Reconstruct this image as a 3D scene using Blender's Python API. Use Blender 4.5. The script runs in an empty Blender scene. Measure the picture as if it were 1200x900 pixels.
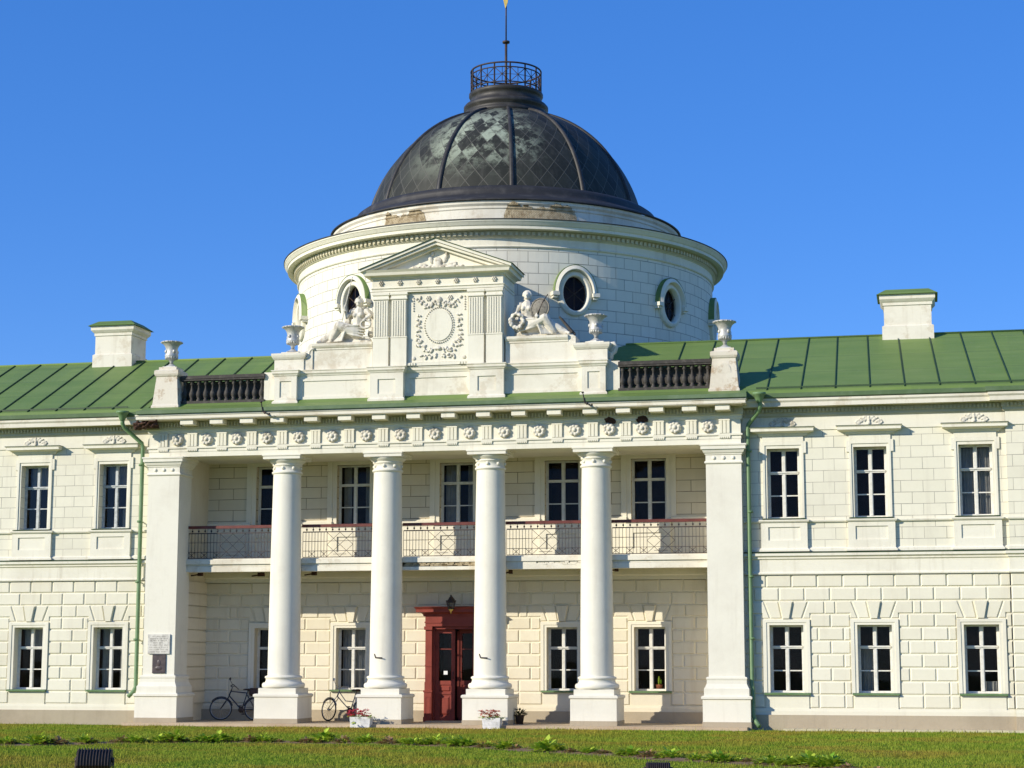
import bpy, bmesh, math, random
from mathutils import Vector, Matrix
R = math.radians
rnd = random.Random(7)
S = bpy.context.scene
COL = S.collection

# ------------------------------------------------------------------ camera
cam_d = bpy.data.cameras.new('camera')
cam = bpy.data.objects.new('camera', cam_d)
COL.objects.link(cam)
cam_d.sensor_width = 36.0
cam_d.lens = 36.0 * 2209.0 / 1200.0
cam_d.clip_start = 0.5
cam_d.clip_end = 2000
_p, _y, _r = R(8.419), R(12.394), R(0.061)
_F = Vector((-math.sin(_y) * math.cos(_p), math.cos(_y) * math.cos(_p), math.sin(_p)))
_R0 = Vector((math.cos(_y), math.sin(_y), 0))
_U0 = _R0.cross(_F)
_RR = _R0 * math.cos(_r) + _U0 * math.sin(_r)
_UU = -_R0 * math.sin(_r) + _U0 * math.cos(_r)
cam.matrix_world = Matrix(((_RR.x, _UU.x, -_F.x, 13.846), (_RR.y, _UU.y, -_F.y, -52.582), (_RR.z, _UU.z, -_F.z, 2.02), (0, 0, 0, 1)))
S.camera = cam

# ------------------------------------------------------------------ sky, sun, exposure
SUN = Vector((-1.1, -1.0, 0.66)).normalized()          # direction towards the sun
elev = math.asin(SUN.z)
azim = math.atan2(SUN.x, SUN.y)
world = bpy.data.worlds.new('World')
S.world = world
world.use_nodes = True
wn = world.node_tree
sky = wn.nodes.new('ShaderNodeTexSky')
sky.sky_type = 'NISHITA'
sky.sun_disc = False
sky.sun_elevation = elev
sky.sun_rotation = azim
sky.altitude = 0
sky.air_density = 0.6
sky.dust_density = 0.0
sky.ozone_density = 6.0
bg = wn.nodes['Background']
bg.inputs['Strength'].default_value = 0.14
hsv = wn.nodes.new('ShaderNodeHueSaturation')
hsv.inputs['Saturation'].default_value = 1.6
hsv.inputs['Hue'].default_value = 0.52
hsv.inputs['Value'].default_value = 2.25
gam = wn.nodes.new('ShaderNodeGamma')
gam.inputs['Gamma'].default_value = 0.5
wn.links.new(sky.outputs['Color'], gam.inputs['Color'])
wn.links.new(gam.outputs['Color'], hsv.inputs['Color'])
wn.links.new(hsv.outputs['Color'], bg.inputs['Color'])
sun_d = bpy.data.lights.new('sun', 'SUN')
sun_d.energy = 4.0
sun_d.angle = R(0.55)
sun_d.color = (1.0, 0.925, 0.78)
sun = bpy.data.objects.new('sun', sun_d)
COL.objects.link(sun)
sun.rotation_euler = (-SUN).to_track_quat('-Z', 'Y').to_euler()
sun.location = SUN * 120
vs = S.view_settings
vs.view_transform = 'Standard'
vs.look = 'None'
vs.gamma = 1.0
vs.use_curve_mapping = False
vs.exposure = 0.40
S.cycles.max_bounces = 6
S.cycles.diffuse_bounces = 3
S.cycles.glossy_bounces = 3
S.cycles.transparent_max_bounces = 8

# ------------------------------------------------------------------ materials
class NT:
    def __init__(s, name):
        s.m = bpy.data.materials.new(name)
        s.m.use_nodes = True
        s.t = s.m.node_tree
        s.b = s.t.nodes['Principled BSDF']
    def n(s, typ, **kw):
        nd = s.t.nodes.new(typ)
        for k, v in kw.items():
            if k.startswith('i_'):
                nd.inputs[k[2:].replace('_', ' ')].default_value = v
            else:
                setattr(nd, k, v)
        return nd
    def l(s, a, b):
        s.t.links.new(a, b)
    def math(s, op, a, b=None, c=None):
        nd = s.n('ShaderNodeMath', operation=op)
        for i, v in enumerate((a, b, c)):
            if v is None: continue
            if isinstance(v, (int, float)): nd.inputs[i].default_value = v
            else: s.l(v, nd.inputs[i])
        return nd.outputs[0]
    def noise(s, scale, detail=4, rough=0.6, vec=None):
        nd = s.n('ShaderNodeTexNoise')
        nd.inputs['Scale'].default_value = scale
        nd.inputs['Detail'].default_value = detail
        nd.inputs['Roughness'].default_value = rough
        if vec is not None: s.l(vec, nd.inputs['Vector'])
        return nd.outputs['Fac']
    def pos(s):
        return s.n('ShaderNodeNewGeometry').outputs['Position']
    def sep(s, v):
        nd = s.n('ShaderNodeSeparateXYZ'); s.l(v, nd.inputs[0]); return nd.outputs
    def comb(s, x, y, z):
        nd = s.n('ShaderNodeCombineXYZ')
        for i, v in enumerate((x, y, z)):
            if isinstance(v, (int, float)): nd.inputs[i].default_value = v
            else: s.l(v, nd.inputs[i])
        return nd.outputs[0]
    def mix(s, fac, a, b, blend='MIX'):
        nd = s.n('ShaderNodeMix', data_type='RGBA', blend_type=blend)
        if isinstance(fac, (int, float)): nd.inputs[0].default_value = fac
        else: s.l(fac, nd.inputs[0])
        for i, v in ((6, a), (7, b)):
            if isinstance(v, tuple): nd.inputs[i].default_value = v if len(v) == 4 else v + (1,)
            else: s.l(v, nd.inputs[i])
        return nd.outputs[2]
    def ramp(s, fac, lo, hi):
        nd = s.n('ShaderNodeMapRange')
        nd.inputs['From Min'].default_value = lo
        nd.inputs['From Max'].default_value = hi
        s.l(fac, nd.inputs['Value'])
        return nd.outputs[0]
    def bump(s, h, strength, dist):
        nd = s.n('ShaderNodeBump')
        nd.inputs['Strength'].default_value = strength
        nd.inputs['Distance'].default_value = dist
        s.l(h, nd.inputs['Height'])
        s.l(nd.outputs[0], s.b.inputs['Normal'])

def plaster(name, col, dirt=(0.50, 0.45, 0.36), amount=0.5, rough=0.85, brick=None, bump=0.35, drum=False, streak=0.35, island=0.0, patch=0.0, pscale=1.8, pcol=(0.40, 0.29, 0.17)):
    m = NT(name)
    P = m.pos()
    xyz = m.sep(P)
    n1 = m.noise(0.55, 5, 0.65, P)
    stretched = m.n('ShaderNodeVectorMath', operation='MULTIPLY'); m.l(P, stretched.inputs[0]); stretched.inputs[1].default_value = (5.0, 5.0, 0.45)
    n2 = m.noise(1.0, 4, 0.6, stretched.outputs[0])
    f = m.ramp(n1, 0.48, 0.80)
    f2 = m.ramp(n2, 0.56, 0.86)
    fac = m.math('MULTIPLY', m.math('ADD', f, m.math('MULTIPLY', f2, streak * 2)), amount)
    fac = m.math('MINIMUM', fac, 0.75)
    c = m.mix(fac, col, dirt)
    if patch:
        pn = m.noise(pscale, 7, 0.72, P)
        c = m.mix(m.math('MULTIPLY', m.ramp(pn, 0.53, 0.61), patch), c, pcol)
    fine = m.noise(9.0, 6, 0.7, P)
    c = m.mix(m.math('MULTIPLY', m.ramp(fine, 0.35, 0.7), 0.10), c, (col[0] * .72, col[1] * .72, col[2] * .70))
    if island:
        g_ = m.n('ShaderNodeNewGeometry')
        c = m.mix(m.math('MULTIPLY', g_.outputs['Random Per Island'], island), c, (col[0] * .78, col[1] * .75, col[2] * .68))
    h = m.noise(22.0, 5, 0.7, P)
    if brick:
        w, hh, mort, mcol, z0 = brick
        if drum:
            ang = m.math('MULTIPLY', m.math('ARCTAN2', xyz[0], m.math('SUBTRACT', 9.4, xyz[1])), 7.05)
            v = m.comb(ang, m.math('SUBTRACT', xyz[2], z0), 0)
        else:
            v = m.comb(xyz[0], m.math('SUBTRACT', xyz[2], z0), 0)
        # a slightly wandering joint line
        wob = m.n('ShaderNodeVectorMath', operation='ADD')
        wn_ = m.n('ShaderNodeTexNoise'); wn_.inputs['Scale'].default_value = 1.7; m.l(P, wn_.inputs['Vector'])
        sc = m.n('ShaderNodeVectorMath', operation='SCALE'); m.l(wn_.outputs['Color'], sc.inputs[0]); sc.inputs['Scale'].default_value = 0.012
        m.l(v, wob.inputs[0]); m.l(sc.outputs[0], wob.inputs[1])
        bt = m.n('ShaderNodeTexBrick')
        bt.offset = 0.5
        bt.inputs['Scale'].default_value = 1.0
        bt.inputs['Brick Width'].default_value = w
        bt.inputs['Row Height'].default_value = hh
        bt.inputs['Mortar Size'].default_value = mort
        bt.inputs['Mortar Smooth'].default_value = 0.2
        bt.inputs['Color1'].default_value = (1, 1, 1, 1)
        bt.inputs['Color2'].default_value = (0.93, 0.93, 0.92, 1)
        m.l(wob.outputs[0], bt.inputs['Vector'])
        worn = m.ramp(m.noise(1.1, 3, 0.6, P), 0.25, 0.55)
        c = m.mix(1.0, c, bt.outputs['Color'], 'MULTIPLY') if not drum else m.mix(1.0, c, bt.outputs['Color'], 'MULTIPLY')
        c = m.mix(m.math('MULTIPLY', m.math('MULTIPLY', bt.outputs['Fac'], worn), 0.9), c, mcol)
        h = m.math('ADD', m.math('MULTIPLY', h, 0.25), m.math('MULTIPLY', bt.outputs['Fac'], -1.5))
    m.l(c, m.b.inputs['Base Color'])
    m.b.inputs['Roughness'].default_value = rough
    m.b.inputs['Specular IOR Level'].default_value = 0.25
    m.bump(h, bump, 0.012)
    return m.m

def simple(name, col, rough=0.6, metal=0.0, var=0.25, scale=6.0, dark=None, spec=0.4, bump=0.0, alt=None, lo=.45, hi=.7):
    m = NT(name)
    P = m.pos()
    n = m.noise(scale, 5, 0.65, P)
    d = alt or tuple(max(0, c * (1 - var * 1.6)) for c in col)
    c = m.mix(m.ramp(n, lo, hi), col, d)
    m.l(c, m.b.inputs['Base Color'])
    m.b.inputs['Roughness'].default_value = rough
    m.b.inputs['Metallic'].default_value = metal
    m.b.inputs['Specular IOR Level'].default_value = spec
    if bump: m.bump(m.noise(scale * 5, 4, 0.6, P), bump, 0.01)
    return m.m

WHITE = plaster('white_plaster', (0.79, 0.75, 0.60), amount=0.34, streak=0.6, island=0.35)
WHITE2 = plaster('white_trim', (0.79, 0.75, 0.615), amount=0.40, streak=0.7, dirt=(0.42, 0.37, 0.27))
WHITE_OLD = plaster('weathered_plaster', (0.77, 0.725, 0.60), amount=0.55, dirt=(0.40, 0.33, 0.22), patch=0.45, pscale=1.5, pcol=(0.50, 0.41, 0.28))
WORN = plaster('worn_pedestal_plaster', (0.70, 0.64, 0.52), amount=0.75, dirt=(0.36, 0.26, 0.15), patch=0.75, pscale=2.2, pcol=(0.40, 0.28, 0.16), bump=0.8)
COLUMN = plaster('column_plaster', (0.79, 0.752, 0.63), amount=0.32, streak=0.5, patch=0.10, pscale=0.9, pcol=(0.52, 0.46, 0.36))
UPPER = plaster('upper_ashlar', (0.785, 0.745, 0.595), amount=0.32, streak=0.6, brick=(0.60, 0.32, 0.0065, (0.50, 0.46, 0.37), 5.10))
DRUMW = plaster('drum_ashlar', (0.79, 0.757, 0.64), amount=0.35, streak=0.6, brick=(0.64, 0.345, 0.009, (0.40, 0.37, 0.30), 10.02), drum=True)
CREAM = plaster('cream_plaster', (0.79, 0.725, 0.565), amount=0.35, streak=0.6, island=0.3, dirt=(0.50, 0.36, 0.20))
CREAM_UP = plaster('cream_ashlar', (0.76, 0.685, 0.52), amount=0.3, dirt=(0.5, 0.40, 0.26), brick=(0.95, 0.335, 0.009, (0.40, 0.31, 0.19), 6.36))
CREAMTRIM = plaster('cream_trim', (0.79, 0.74, 0.60), amount=0.25)
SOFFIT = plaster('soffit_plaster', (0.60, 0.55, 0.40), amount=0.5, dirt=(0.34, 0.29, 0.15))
STONE = plaster('grey_stone', (0.43, 0.36, 0.255), amount=0.6, dirt=(0.26, 0.21, 0.14), bump=0.6)
BRICKC = simple('bare_brick', (0.50, 0.41, 0.26), 0.95, var=.3, scale=7, alt=(0.26, 0.19, 0.10), bump=1.0, lo=.40, hi=.66)
DARKHOLE = simple('dark_rot', (0.045, 0.022, 0.015), 0.95, scale=14, alt=(0.13, 0.06, 0.03))
def roof_mat():
    m = NT('green_roof_paint')
    P = m.pos()
    st = m.n('ShaderNodeVectorMath', operation='MULTIPLY'); m.l(P, st.inputs[0]); st.inputs[1].default_value = (0.35, 2.2, 2.2)
    c = m.mix(m.ramp(m.noise(1.0, 5, 0.65, st.outputs[0]), 0.36, 0.66), (0.128, 0.205, 0.046), (0.170, 0.245, 0.064))
    x, y, z = m.sep(P)
    cell = m.n('ShaderNodeTexWhiteNoise', noise_dimensions='2D'); m.l(m.comb(m.math('FLOOR', m.math('MULTIPLY', m.math('ADD', x, 17.0), 1.08)), m.math('FLOOR', m.math('MULTIPLY', y, 0.75)), 0), cell.inputs['Vector'])
    c = m.mix(m.math('MULTIPLY', cell.outputs['Value'], 0.35), c, (0.105, 0.165, 0.055))
    lap = m.math('LESS_THAN', m.math('FRACT', m.math('MULTIPLY', y, 0.75)), 0.022)
    c = m.mix(m.math('MULTIPLY', lap, 0.45), c, (0.05, 0.085, 0.03))
    c = m.mix(m.math('MULTIPLY', m.ramp(m.noise(5.0, 6, .75, P), .60, .72), .45), c, (0.22, 0.25, 0.13))
    c = m.mix(m.math('MULTIPLY', m.ramp(m.noise(2.3, 6, .75, P), .64, .74), .5), c, (0.13, 0.105, 0.05))
    m.l(c, m.b.inputs['Base Color'])
    m.b.inputs['Roughness'].default_value = 0.55
    m.b.inputs['Specular IOR Level'].default_value = 0.3
    m.bump(m.math('ADD', m.noise(1.4, 3, .5, P), m.math('MULTIPLY', lap, 0.3)), 0.35, 0.05)
    return m.m
GREEN = roof_mat()
GREENP = simple('green_pipe_paint', (0.13, 0.225, 0.095), 0.5, scale=3, alt=(0.17, 0.27, 0.13))
GREEND = simple('green_gutter_paint', (0.095, 0.155, 0.068), 0.6, scale=2.5, alt=(0.14, 0.20, 0.11))
SEAM = simple('roof_seam', (0.040, 0.080, 0.028), 0.6, scale=5)
REDDOOR = simple('red_door_paint', (0.25, 0.050, 0.034), 0.55, scale=3, alt=(0.185, 0.036, 0.025), spec=0.25)
REDRAIL = simple('brown_red_rail', (0.15, 0.035, 0.025), 0.5, scale=4)
IRON = simple('black_iron', (0.036, 0.028, 0.026), 0.6, scale=12, alt=(0.085, 0.045, 0.030))
DARKRAIL = simple('weathered_balustrade', (0.042, 0.036, 0.030), 0.7, scale=7, alt=(0.13, 0.115, 0.095), lo=.5, hi=.8)
DARKWALL = simple('dark_parapet', (0.09, 0.085, 0.075), 0.9, scale=4, alt=(0.045, 0.04, 0.035))
SILVER = simple('silver_urn_paint', (0.55, 0.54, 0.50), 0.48, metal=0.25, scale=10, alt=(0.40, 0.38, 0.34))
STATUE = plaster('statue_plaster', (0.70, 0.66, 0.56), amount=0.5, dirt=(0.30, 0.25, 0.18), rough=0.9, patch=0.6, pscale=4.5, pcol=(0.27, 0.225, 0.155))
FRAMEW = simple('white_window_paint', (0.72, 0.70, 0.63), 0.5, scale=8, alt=(0.60, 0.57, 0.48))
FRAMEG = simple('grey_window_paint', (0.52, 0.54, 0.52), 0.5, scale=8)
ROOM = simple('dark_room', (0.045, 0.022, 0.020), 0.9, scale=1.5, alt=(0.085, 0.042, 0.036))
CURT = simple('curtain_cloth', (0.50, 0.47, 0.42), 0.95, scale=3, alt=(0.36, 0.33, 0.30))
RUBBER = simple('black_rubber', (0.018, 0.018, 0.018), 0.7)
STEEL = simple('bare_steel', (0.5, 0.5, 0.5), 0.3, metal=0.9)
BLUEBIKE = simple('dark_blue_paint', (0.025, 0.035, 0.06), 0.35)
GREYBIKE = simple('grey_paint', (0.20, 0.22, 0.24), 0.35)
BROWN = simple('brown_leather', (0.05, 0.025, 0.018), 0.6)
GOLD = simple('gilding', (0.75, 0.52, 0.12), 0.35, metal=0.4)
BOXW = simple('white_box_paint', (0.74, 0.73, 0.70), 0.6)
PINKF = simple('pink_petals', (0.62, 0.035, 0.085), 0.7, scale=30, alt=(0.70, 0.12, 0.16))
SALMON = simple('pale_pink_petals', (0.60, 0.16, 0.12), 0.7, scale=30, alt=(0.70, 0.36, 0.26))
PLAQUEW = simple('plaque_stone', (0.66, 0.63, 0.56), 0.6)
PLAQUED = simple('plaque_bronze', (0.060, 0.045, 0.045), 0.4, scale=8, alt=(0.11, 0.08, 0.075))
INK = simple('plaque_lettering', (0.36, 0.32, 0.26), 0.7)
PAPER = simple('paper', (0.8, 0.8, 0.78), 0.8, var=.03)
TERRA = simple('terracotta', (0.35, 0.11, 0.05), 0.8)
LAMPB = simple('floodlight_housing', (0.034, 0.024, 0.020), 0.6, scale=20, alt=(0.055, 0.04, 0.035))
SOIL = simple('bed_soil', (0.155, 0.095, 0.055), 0.95, scale=6, alt=(0.26, 0.17, 0.10), bump=1.0)
PAVE = plaster('concrete_apron', (0.50, 0.40, 0.27), amount=0.6, dirt=(0.30, 0.17, 0.09), bump=0.8)
SLABS = simple('pale_edging', (0.62, 0.55, 0.36), 0.9, scale=5)

def glass_mat(name, k):
    m = NT(name)
    t = m.t
    fr = m.n('ShaderNodeFresnel'); fr.inputs['IOR'].default_value = 1.5
    tr = m.n('ShaderNodeBsdfTransparent'); tr.inputs['Color'].default_value = (0.80, 0.82, 0.82, 1)
    gl = m.n('ShaderNodeBsdfGlossy'); gl.inputs['Roughness'].default_value = 0.02
    P = m.pos()
    bp = m.n('ShaderNodeBump'); bp.inputs['Strength'].default_value = 0.12; bp.inputs['Distance'].default_value = 0.05
    m.l(m.noise(0.9, 1, 0.5, P), bp.inputs['Height'])
    m.l(bp.outputs[0], gl.inputs['Normal'])
    mx = m.n('ShaderNodeMixShader')
    m.l(m.math('ADD', m.math('MULTIPLY', fr.outputs[0], k), 0.0), mx.inputs[0])
    m.l(tr.outputs[0], mx.inputs[1]); m.l(gl.outputs[0], mx.inputs[2])
    m.l(mx.outputs[0], t.nodes['Material Output'].inputs['Surface'])
    return m.m
GLASS = glass_mat('window_glass', 0.30)
GLASS_SKY = glass_mat('reflecting_window_glass', 0.9)

def dome_mat():
    m = NT('patinated_copper')
    P = m.pos()
    x, y, z = m.sep(P)
    ang = m.math('ARCTAN2', x, m.math('SUBTRACT', 9.4, y))
    rr = m.math('SQRT', m.math('ADD', m.math('MULTIPLY', x, x), m.math('POWER', m.math('SUBTRACT', y, 9.4), 2.0)))
    phi = m.math('ARCTAN2', m.math('SUBTRACT', z, 16.2), rr)
    u = m.math('MULTIPLY', ang, 24 / (2 * math.pi) * 2.0)
    v = m.math('MULTIPLY', phi, 4.8 * 1.25)
    a = m.math('ADD', u, v); b = m.math('SUBTRACT', u, v)
    cell = m.comb(m.math('FLOOR', a), m.math('FLOOR', b), 0)
    wnz = m.n('ShaderNodeTexWhiteNoise', noise_dimensions='2D'); m.l(cell, wnz.inputs['Vector'])
    rv = wnz.outputs['Value']
    fa = m.math('ABSOLUTE', m.math('SUBTRACT', m.math('FRACT', a), 0.5))
    fb = m.math('ABSOLUTE', m.math('SUBTRACT', m.math('FRACT', b), 0.5))
    edge = m.ramp(m.math('MAXIMUM', fa, fb), 0.455, 0.492)
    base = m.mix(rv, (0.019, 0.020, 0.015), (0.040, 0.042, 0.032))
    n1 = m.noise(0.55, 4, 0.6, P)
    n2 = m.noise(2.1, 6, 0.7, P)
    blotch = m.ramp(n2, 0.50, 0.60)
    # weather-side patches of green-white patina, some sheet by sheet, some blotchy
    pz = m.ramp(m.math('ABSOLUTE', m.math('SUBTRACT', z, 19.2)), 1.7, 0.5)
    pa = m.ramp(m.math('ABSOLUTE', m.math('ADD', ang, 0.03)), 0.62, 0.20)
    region = m.math('MULTIPLY', pz, pa)
    sheet = m.math('GREATER_THAN', m.math('ADD', rv, m.math('MULTIPLY', n1, 0.5)), 0.70)
    leftside = m.math('LESS_THAN', ang, 0.27)
    pat = m.math('MAXIMUM', m.math('MULTIPLY', m.math('MULTIPLY', sheet, leftside), m.ramp(n2, 0.38, 0.50)), m.math('MULTIPLY', blotch, m.math('SUBTRACT', 1.3, m.math('MULTIPLY', leftside, 0.7))))
    pat = m.math('MULTIPLY', pat, region)
    pat = m.math('MULTIPLY', m.math('MINIMUM', pat, 1.0), m.ramp(m.noise(3.3, 6, .75, P), 0.28, 0.47))
    c = m.mix(m.math('MULTIPLY', pat, 0.88), base, (0.35, 0.40, 0.30))
    c = m.mix(m.math('MULTIPLY', edge, 0.6), c, (0.125, 0.12, 0.10))
    strk = m.n('ShaderNodeVectorMath', operation='MULTIPLY'); m.l(P, strk.inputs[0]); strk.inputs[1].default_value = (4, 4, .35)
    c = m.mix(m.math('MULTIPLY', m.ramp(m.noise(1.5, 4, .6, strk.outputs[0]), .5, .8), .5), c, (0.085, 0.082, 0.070))
    m.l(c, m.b.inputs['Base Color'])
    m.b.inputs['Roughness'].default_value = 0.6
    m.b.inputs['Specular IOR Level'].default_value = 0.25
    m.bump(m.math('ADD', m.math('MULTIPLY', edge, 1.0), m.math('MULTIPLY', n2, 0.4)), 0.35, 0.02)
    return m.m
COPPER = dome_mat()
COPPERD = simple('dark_copper', (0.036, 0.034, 0.032), 0.55, metal=0.2, scale=2.2, alt=(0.085, 0.08, 0.072), lo=.5, hi=.8, bump=0.1)

def leaf_mat(name, c1, c2, trans=0.25):
    m = NT(name)
    g = m.n('ShaderNodeNewGeometry')
    c = m.mix(g.outputs['Random Per Island'], c1, c2)
    m.l(c, m.b.inputs['Base Color'])
    m.b.inputs['Roughness'].default_value = 0.6
    m.b.inputs['Specular IOR Level'].default_value = 0.25
    tl = m.n('ShaderNodeBsdfTranslucent'); m.l(c, tl.inputs['Color'])
    mx = m.n('ShaderNodeMixShader'); mx.inputs[0].default_value = trans
    m.l(m.b.outputs[0], mx.inputs[1]); m.l(tl.outputs[0], mx.inputs[2])
    m.l(mx.outputs[0], m.t.nodes['Material Output'].inputs['Surface'])
    return m.m
LEAF = leaf_mat('bedding_leaf', (0.14, 0.32, 0.018), (0.60, 0.68, 0.07))
LEAFDRY = leaf_mat('withered_leaf', (0.30, 0.30, 0.08), (0.42, 0.22, 0.13))

def lawn_mat(name, blades):
    m = NT(name)
    P = m.pos()
    n1 = m.noise(0.28, 4, 0.6, P)
    n2 = m.noise(1.6, 4, 0.65, P)
    n3 = m.noise(3.6, 5, 0.7, P)
    x, y, z = m.sep(P)
    c = m.mix(m.ramp(n2, 0.38, 0.64), (0.115, 0.240, 0.020), (0.235, 0.285, 0.035))
    c = m.mix(m.math('MULTIPLY', m.ramp(n3, 0.50, 0.66), 0.75), c, (0.065, 0.115, 0.006))
    c = m.mix(m.math('MULTIPLY', m.ramp(n3, 0.42, 0.30), 0.6), c, (0.36, 0.33, 0.10))
    # dry reddish band in front of the portico
    band = m.math('MULTIPLY', m.ramp(m.math('ABSOLUTE', m.math('ADD', y, 2.6)), 3.6, 1.4), m.ramp(m.math('ABSOLUTE', m.math('ADD', x, 1.5)), 6.5, 2.0))
    dry = m.math('MAXIMUM', m.math('MULTIPLY', band, m.ramp(n2, 0.28, 0.52)), m.math('MULTIPLY', m.ramp(n1, 0.47, 0.62), 0.75))
    c = m.mix(m.math('MULTIPLY', dry, 0.8), c, (0.33, 0.175, 0.045))
    if blades:
        g = m.n('ShaderNodeNewGeometry')
        c = m.mix(m.math('MULTIPLY', g.outputs['Random Per Island'], 0.55), c, (0.45, 0.47, 0.06))
        tl = m.n('ShaderNodeBsdfTranslucent'); m.l(c, tl.inputs['Color'])
        mx = m.n('ShaderNodeMixShader'); mx.inputs[0].default_value = 0.3
        m.l(m.b.outputs[0], mx.inputs[1]); m.l(tl.outputs[0], mx.inputs[2])
        m.l(mx.outputs[0], m.t.nodes['Material Output'].inputs['Surface'])
    else:
        m.bump(m.noise(30, 4, .7, P), 0.8, 0.03)
    m.l(c, m.b.inputs['Base Color'])
    m.b.inputs['Roughness'].default_value = 0.85
    m.b.inputs['Specular IOR Level'].default_value = 0.05
    return m.m
LAWN = lawn_mat('lawn_ground', False)
BLADE = lawn_mat('grass_blades', True)

# ------------------------------------------------------------------ mesh builder
class MB:
    def __init__(s):
        s.v = []; s.f = []; s.mi = []; s.sm = []; s.k = 0; s.smooth = False
    def add(s, vs, fs, smooth=None):
        o = len(s.v)
        s.v += [tuple(p) for p in vs]
        for f in fs:
            s.f.append([i + o for i in f]); s.mi.append(s.k); s.sm.append(s.smooth if smooth is None else smooth)
        return s
    def box(s, x0, x1, y0, y1, z0, z1):
        v = [(x, y, z) for z in (z0, z1) for y in (y0, y1) for x in (x0, x1)]
        return s.add(v, [(0, 2, 3, 1), (4, 5, 7, 6), (0, 1, 5, 4), (2, 6, 7, 3), (0, 4, 6, 2), (1, 3, 7, 5)], False)
    def quad(s, a, b, c, d):
        return s.add([a, b, c, d], [(0, 1, 2, 3)], False)
    def prism(s, pts, y0, y1):          # pts (x,z); front at y0
        n = len(pts)
        ar = sum(pts[i][0] * pts[(i + 1) % n][1] - pts[(i + 1) % n][0] * pts[i][1] for i in range(n))
        if ar < 0: pts = pts[::-1]
        v = [(x, y0, z) for x, z in pts] + [(x, y1, z) for x, z in pts]
        f = [tuple(range(n)), tuple(range(2 * n - 1, n - 1, -1))]
        f += [(i + n, (i + 1) % n + n, (i + 1) % n, i) for i in range(n)]
        return s.add(v, f, False)
    def rust(s, pts, yb, yf, ch):       # bossed stone: polygon (x,z) with a bevelled rim
        n = len(pts)
        ar = sum(pts[i][0] * pts[(i + 1) % n][1] - pts[(i + 1) % n][0] * pts[i][1] for i in range(n))
        if ar < 0: pts = pts[::-1]
        ins = []
        for i in range(n):
            p0, p1, p2 = Vector(pts[i - 1]), Vector(pts[i]), Vector(pts[(i + 1) % n])
            d1 = (p1 - p0).normalized(); d2 = (p2 - p1).normalized()
            n1 = Vector((-d1.y, d1.x)); n2 = Vector((-d2.y, d2.x))
            den = 1 + n1.dot(n2)
            q = p1 + (n1 + n2) * (ch / max(den, 0.2))
            ins.append((q.x, q.y))
        v = [(x, yb, z) for x, z in pts] + [(x, yf, z) for x, z in ins]
        f = [tuple(range(n, 2 * n))] + [(i, (i + 1) % n, (i + 1) % n + n, i + n) for i in range(n)]
        return s.add(v, f, False)
    def sweep(s, prof, path, closed=False, cap=True):   # prof (offset to the right of travel, z)
        n = len(path); rings = []
        P = [Vector(p) for p in path]
        for i in range(n):
            if closed or 0 < i < n - 1:
                d1 = (P[i] - P[i - 1]).normalized(); d2 = (P[(i + 1) % n] - P[i]).normalized()
            elif i == 0: d1 = d2 = (P[1] - P[0]).normalized()
            else: d1 = d2 = (P[-1] - P[-2]).normalized()
            n1 = Vector((d1.y, -d1.x)); n2 = Vector((d2.y, -d2.x))
            mt = (n1 + n2) / max(1 + n1.dot(n2), 0.15)
            rings.append([(P[i].x + mt.x * o, P[i].y + mt.y * o, z) for o, z in prof])
        m = len(prof)
        v = [p for r in rings for p in r]; f = []
        for i in range(n if closed else n - 1):
            a, b = i * m, ((i + 1) % n) * m
            for j in range(m - 1):
                f.append((a + j, b + j, b + j + 1, a + j + 1))
        if cap and not closed:
            f.append(tuple(range(m))); f.append(tuple(range((n - 1) * m + m - 1, (n - 1) * m - 1, -1)))
        return s.add(v, f, False)
    def lathe(s, prof, c=(0, 0, 0), n=32, smooth=True, a0=0.0, a1=None):
        full = a1 is None
        A = [a0 + (2 * math.pi if full else (a1 - a0)) * i / n for i in range(n if full else n + 1)]
        m = len(prof)
        v = [(c[0] + r * math.cos(a), c[1] + r * math.sin(a), c[2] + z) for a in A for r, z in prof]
        f = []
        N = len(A)
        for i in range(N if full else N - 1):
            p, q = i * m, ((i + 1) % N) * m
            for j in range(m - 1):
                f.append((p + j, q + j, q + j + 1, p + j + 1))
        return s.add(v, f, smooth)
    def tube(s, pts, r, n=8, smooth=True, closed=False):
        P = [Vector(p) for p in pts]; m = len(P); v = []
        rad = r if isinstance(r, (list, tuple)) else [r] * m
        up0 = None
        for i in range(m):
            if closed: t = (P[(i + 1) % m] - P[i - 1]).normalized()
            else: t = (P[min(i + 1, m - 1)] - P[max(i - 1, 0)]).normalized()
            if up0 is None:
                up0 = Vector((0, 0, 1)) if abs(t.z) < 0.9 else Vector((1, 0, 0))
            a = t.cross(up0)
            if a.length < 1e-4: a = t.cross(Vector((0, 1, 0)))
            a.normalize(); b = a.cross(t).normalized(); up0 = b
            for k in range(n):
                w = 2 * math.pi * k / n
                v.append(P[i] + a * (rad[i] * math.cos(w)) + b * (rad[i] * math.sin(w)))
        f = []
        for i in range(m if closed else m - 1):
            p, q = i * n, ((i + 1) % m) * n
            for k in range(n):
                f.append((p + k, p + (k + 1) % n, q + (k + 1) % n, q + k))
        if not closed:
            f.append(tuple(range(n - 1, -1, -1))); f.append(tuple(range((m - 1) * n, m * n)))
        return s.add(v, f, smooth)
    def bar(s, a, b, w):
        return s.tube([a, b], w * 0.7071, 4, False)
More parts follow.
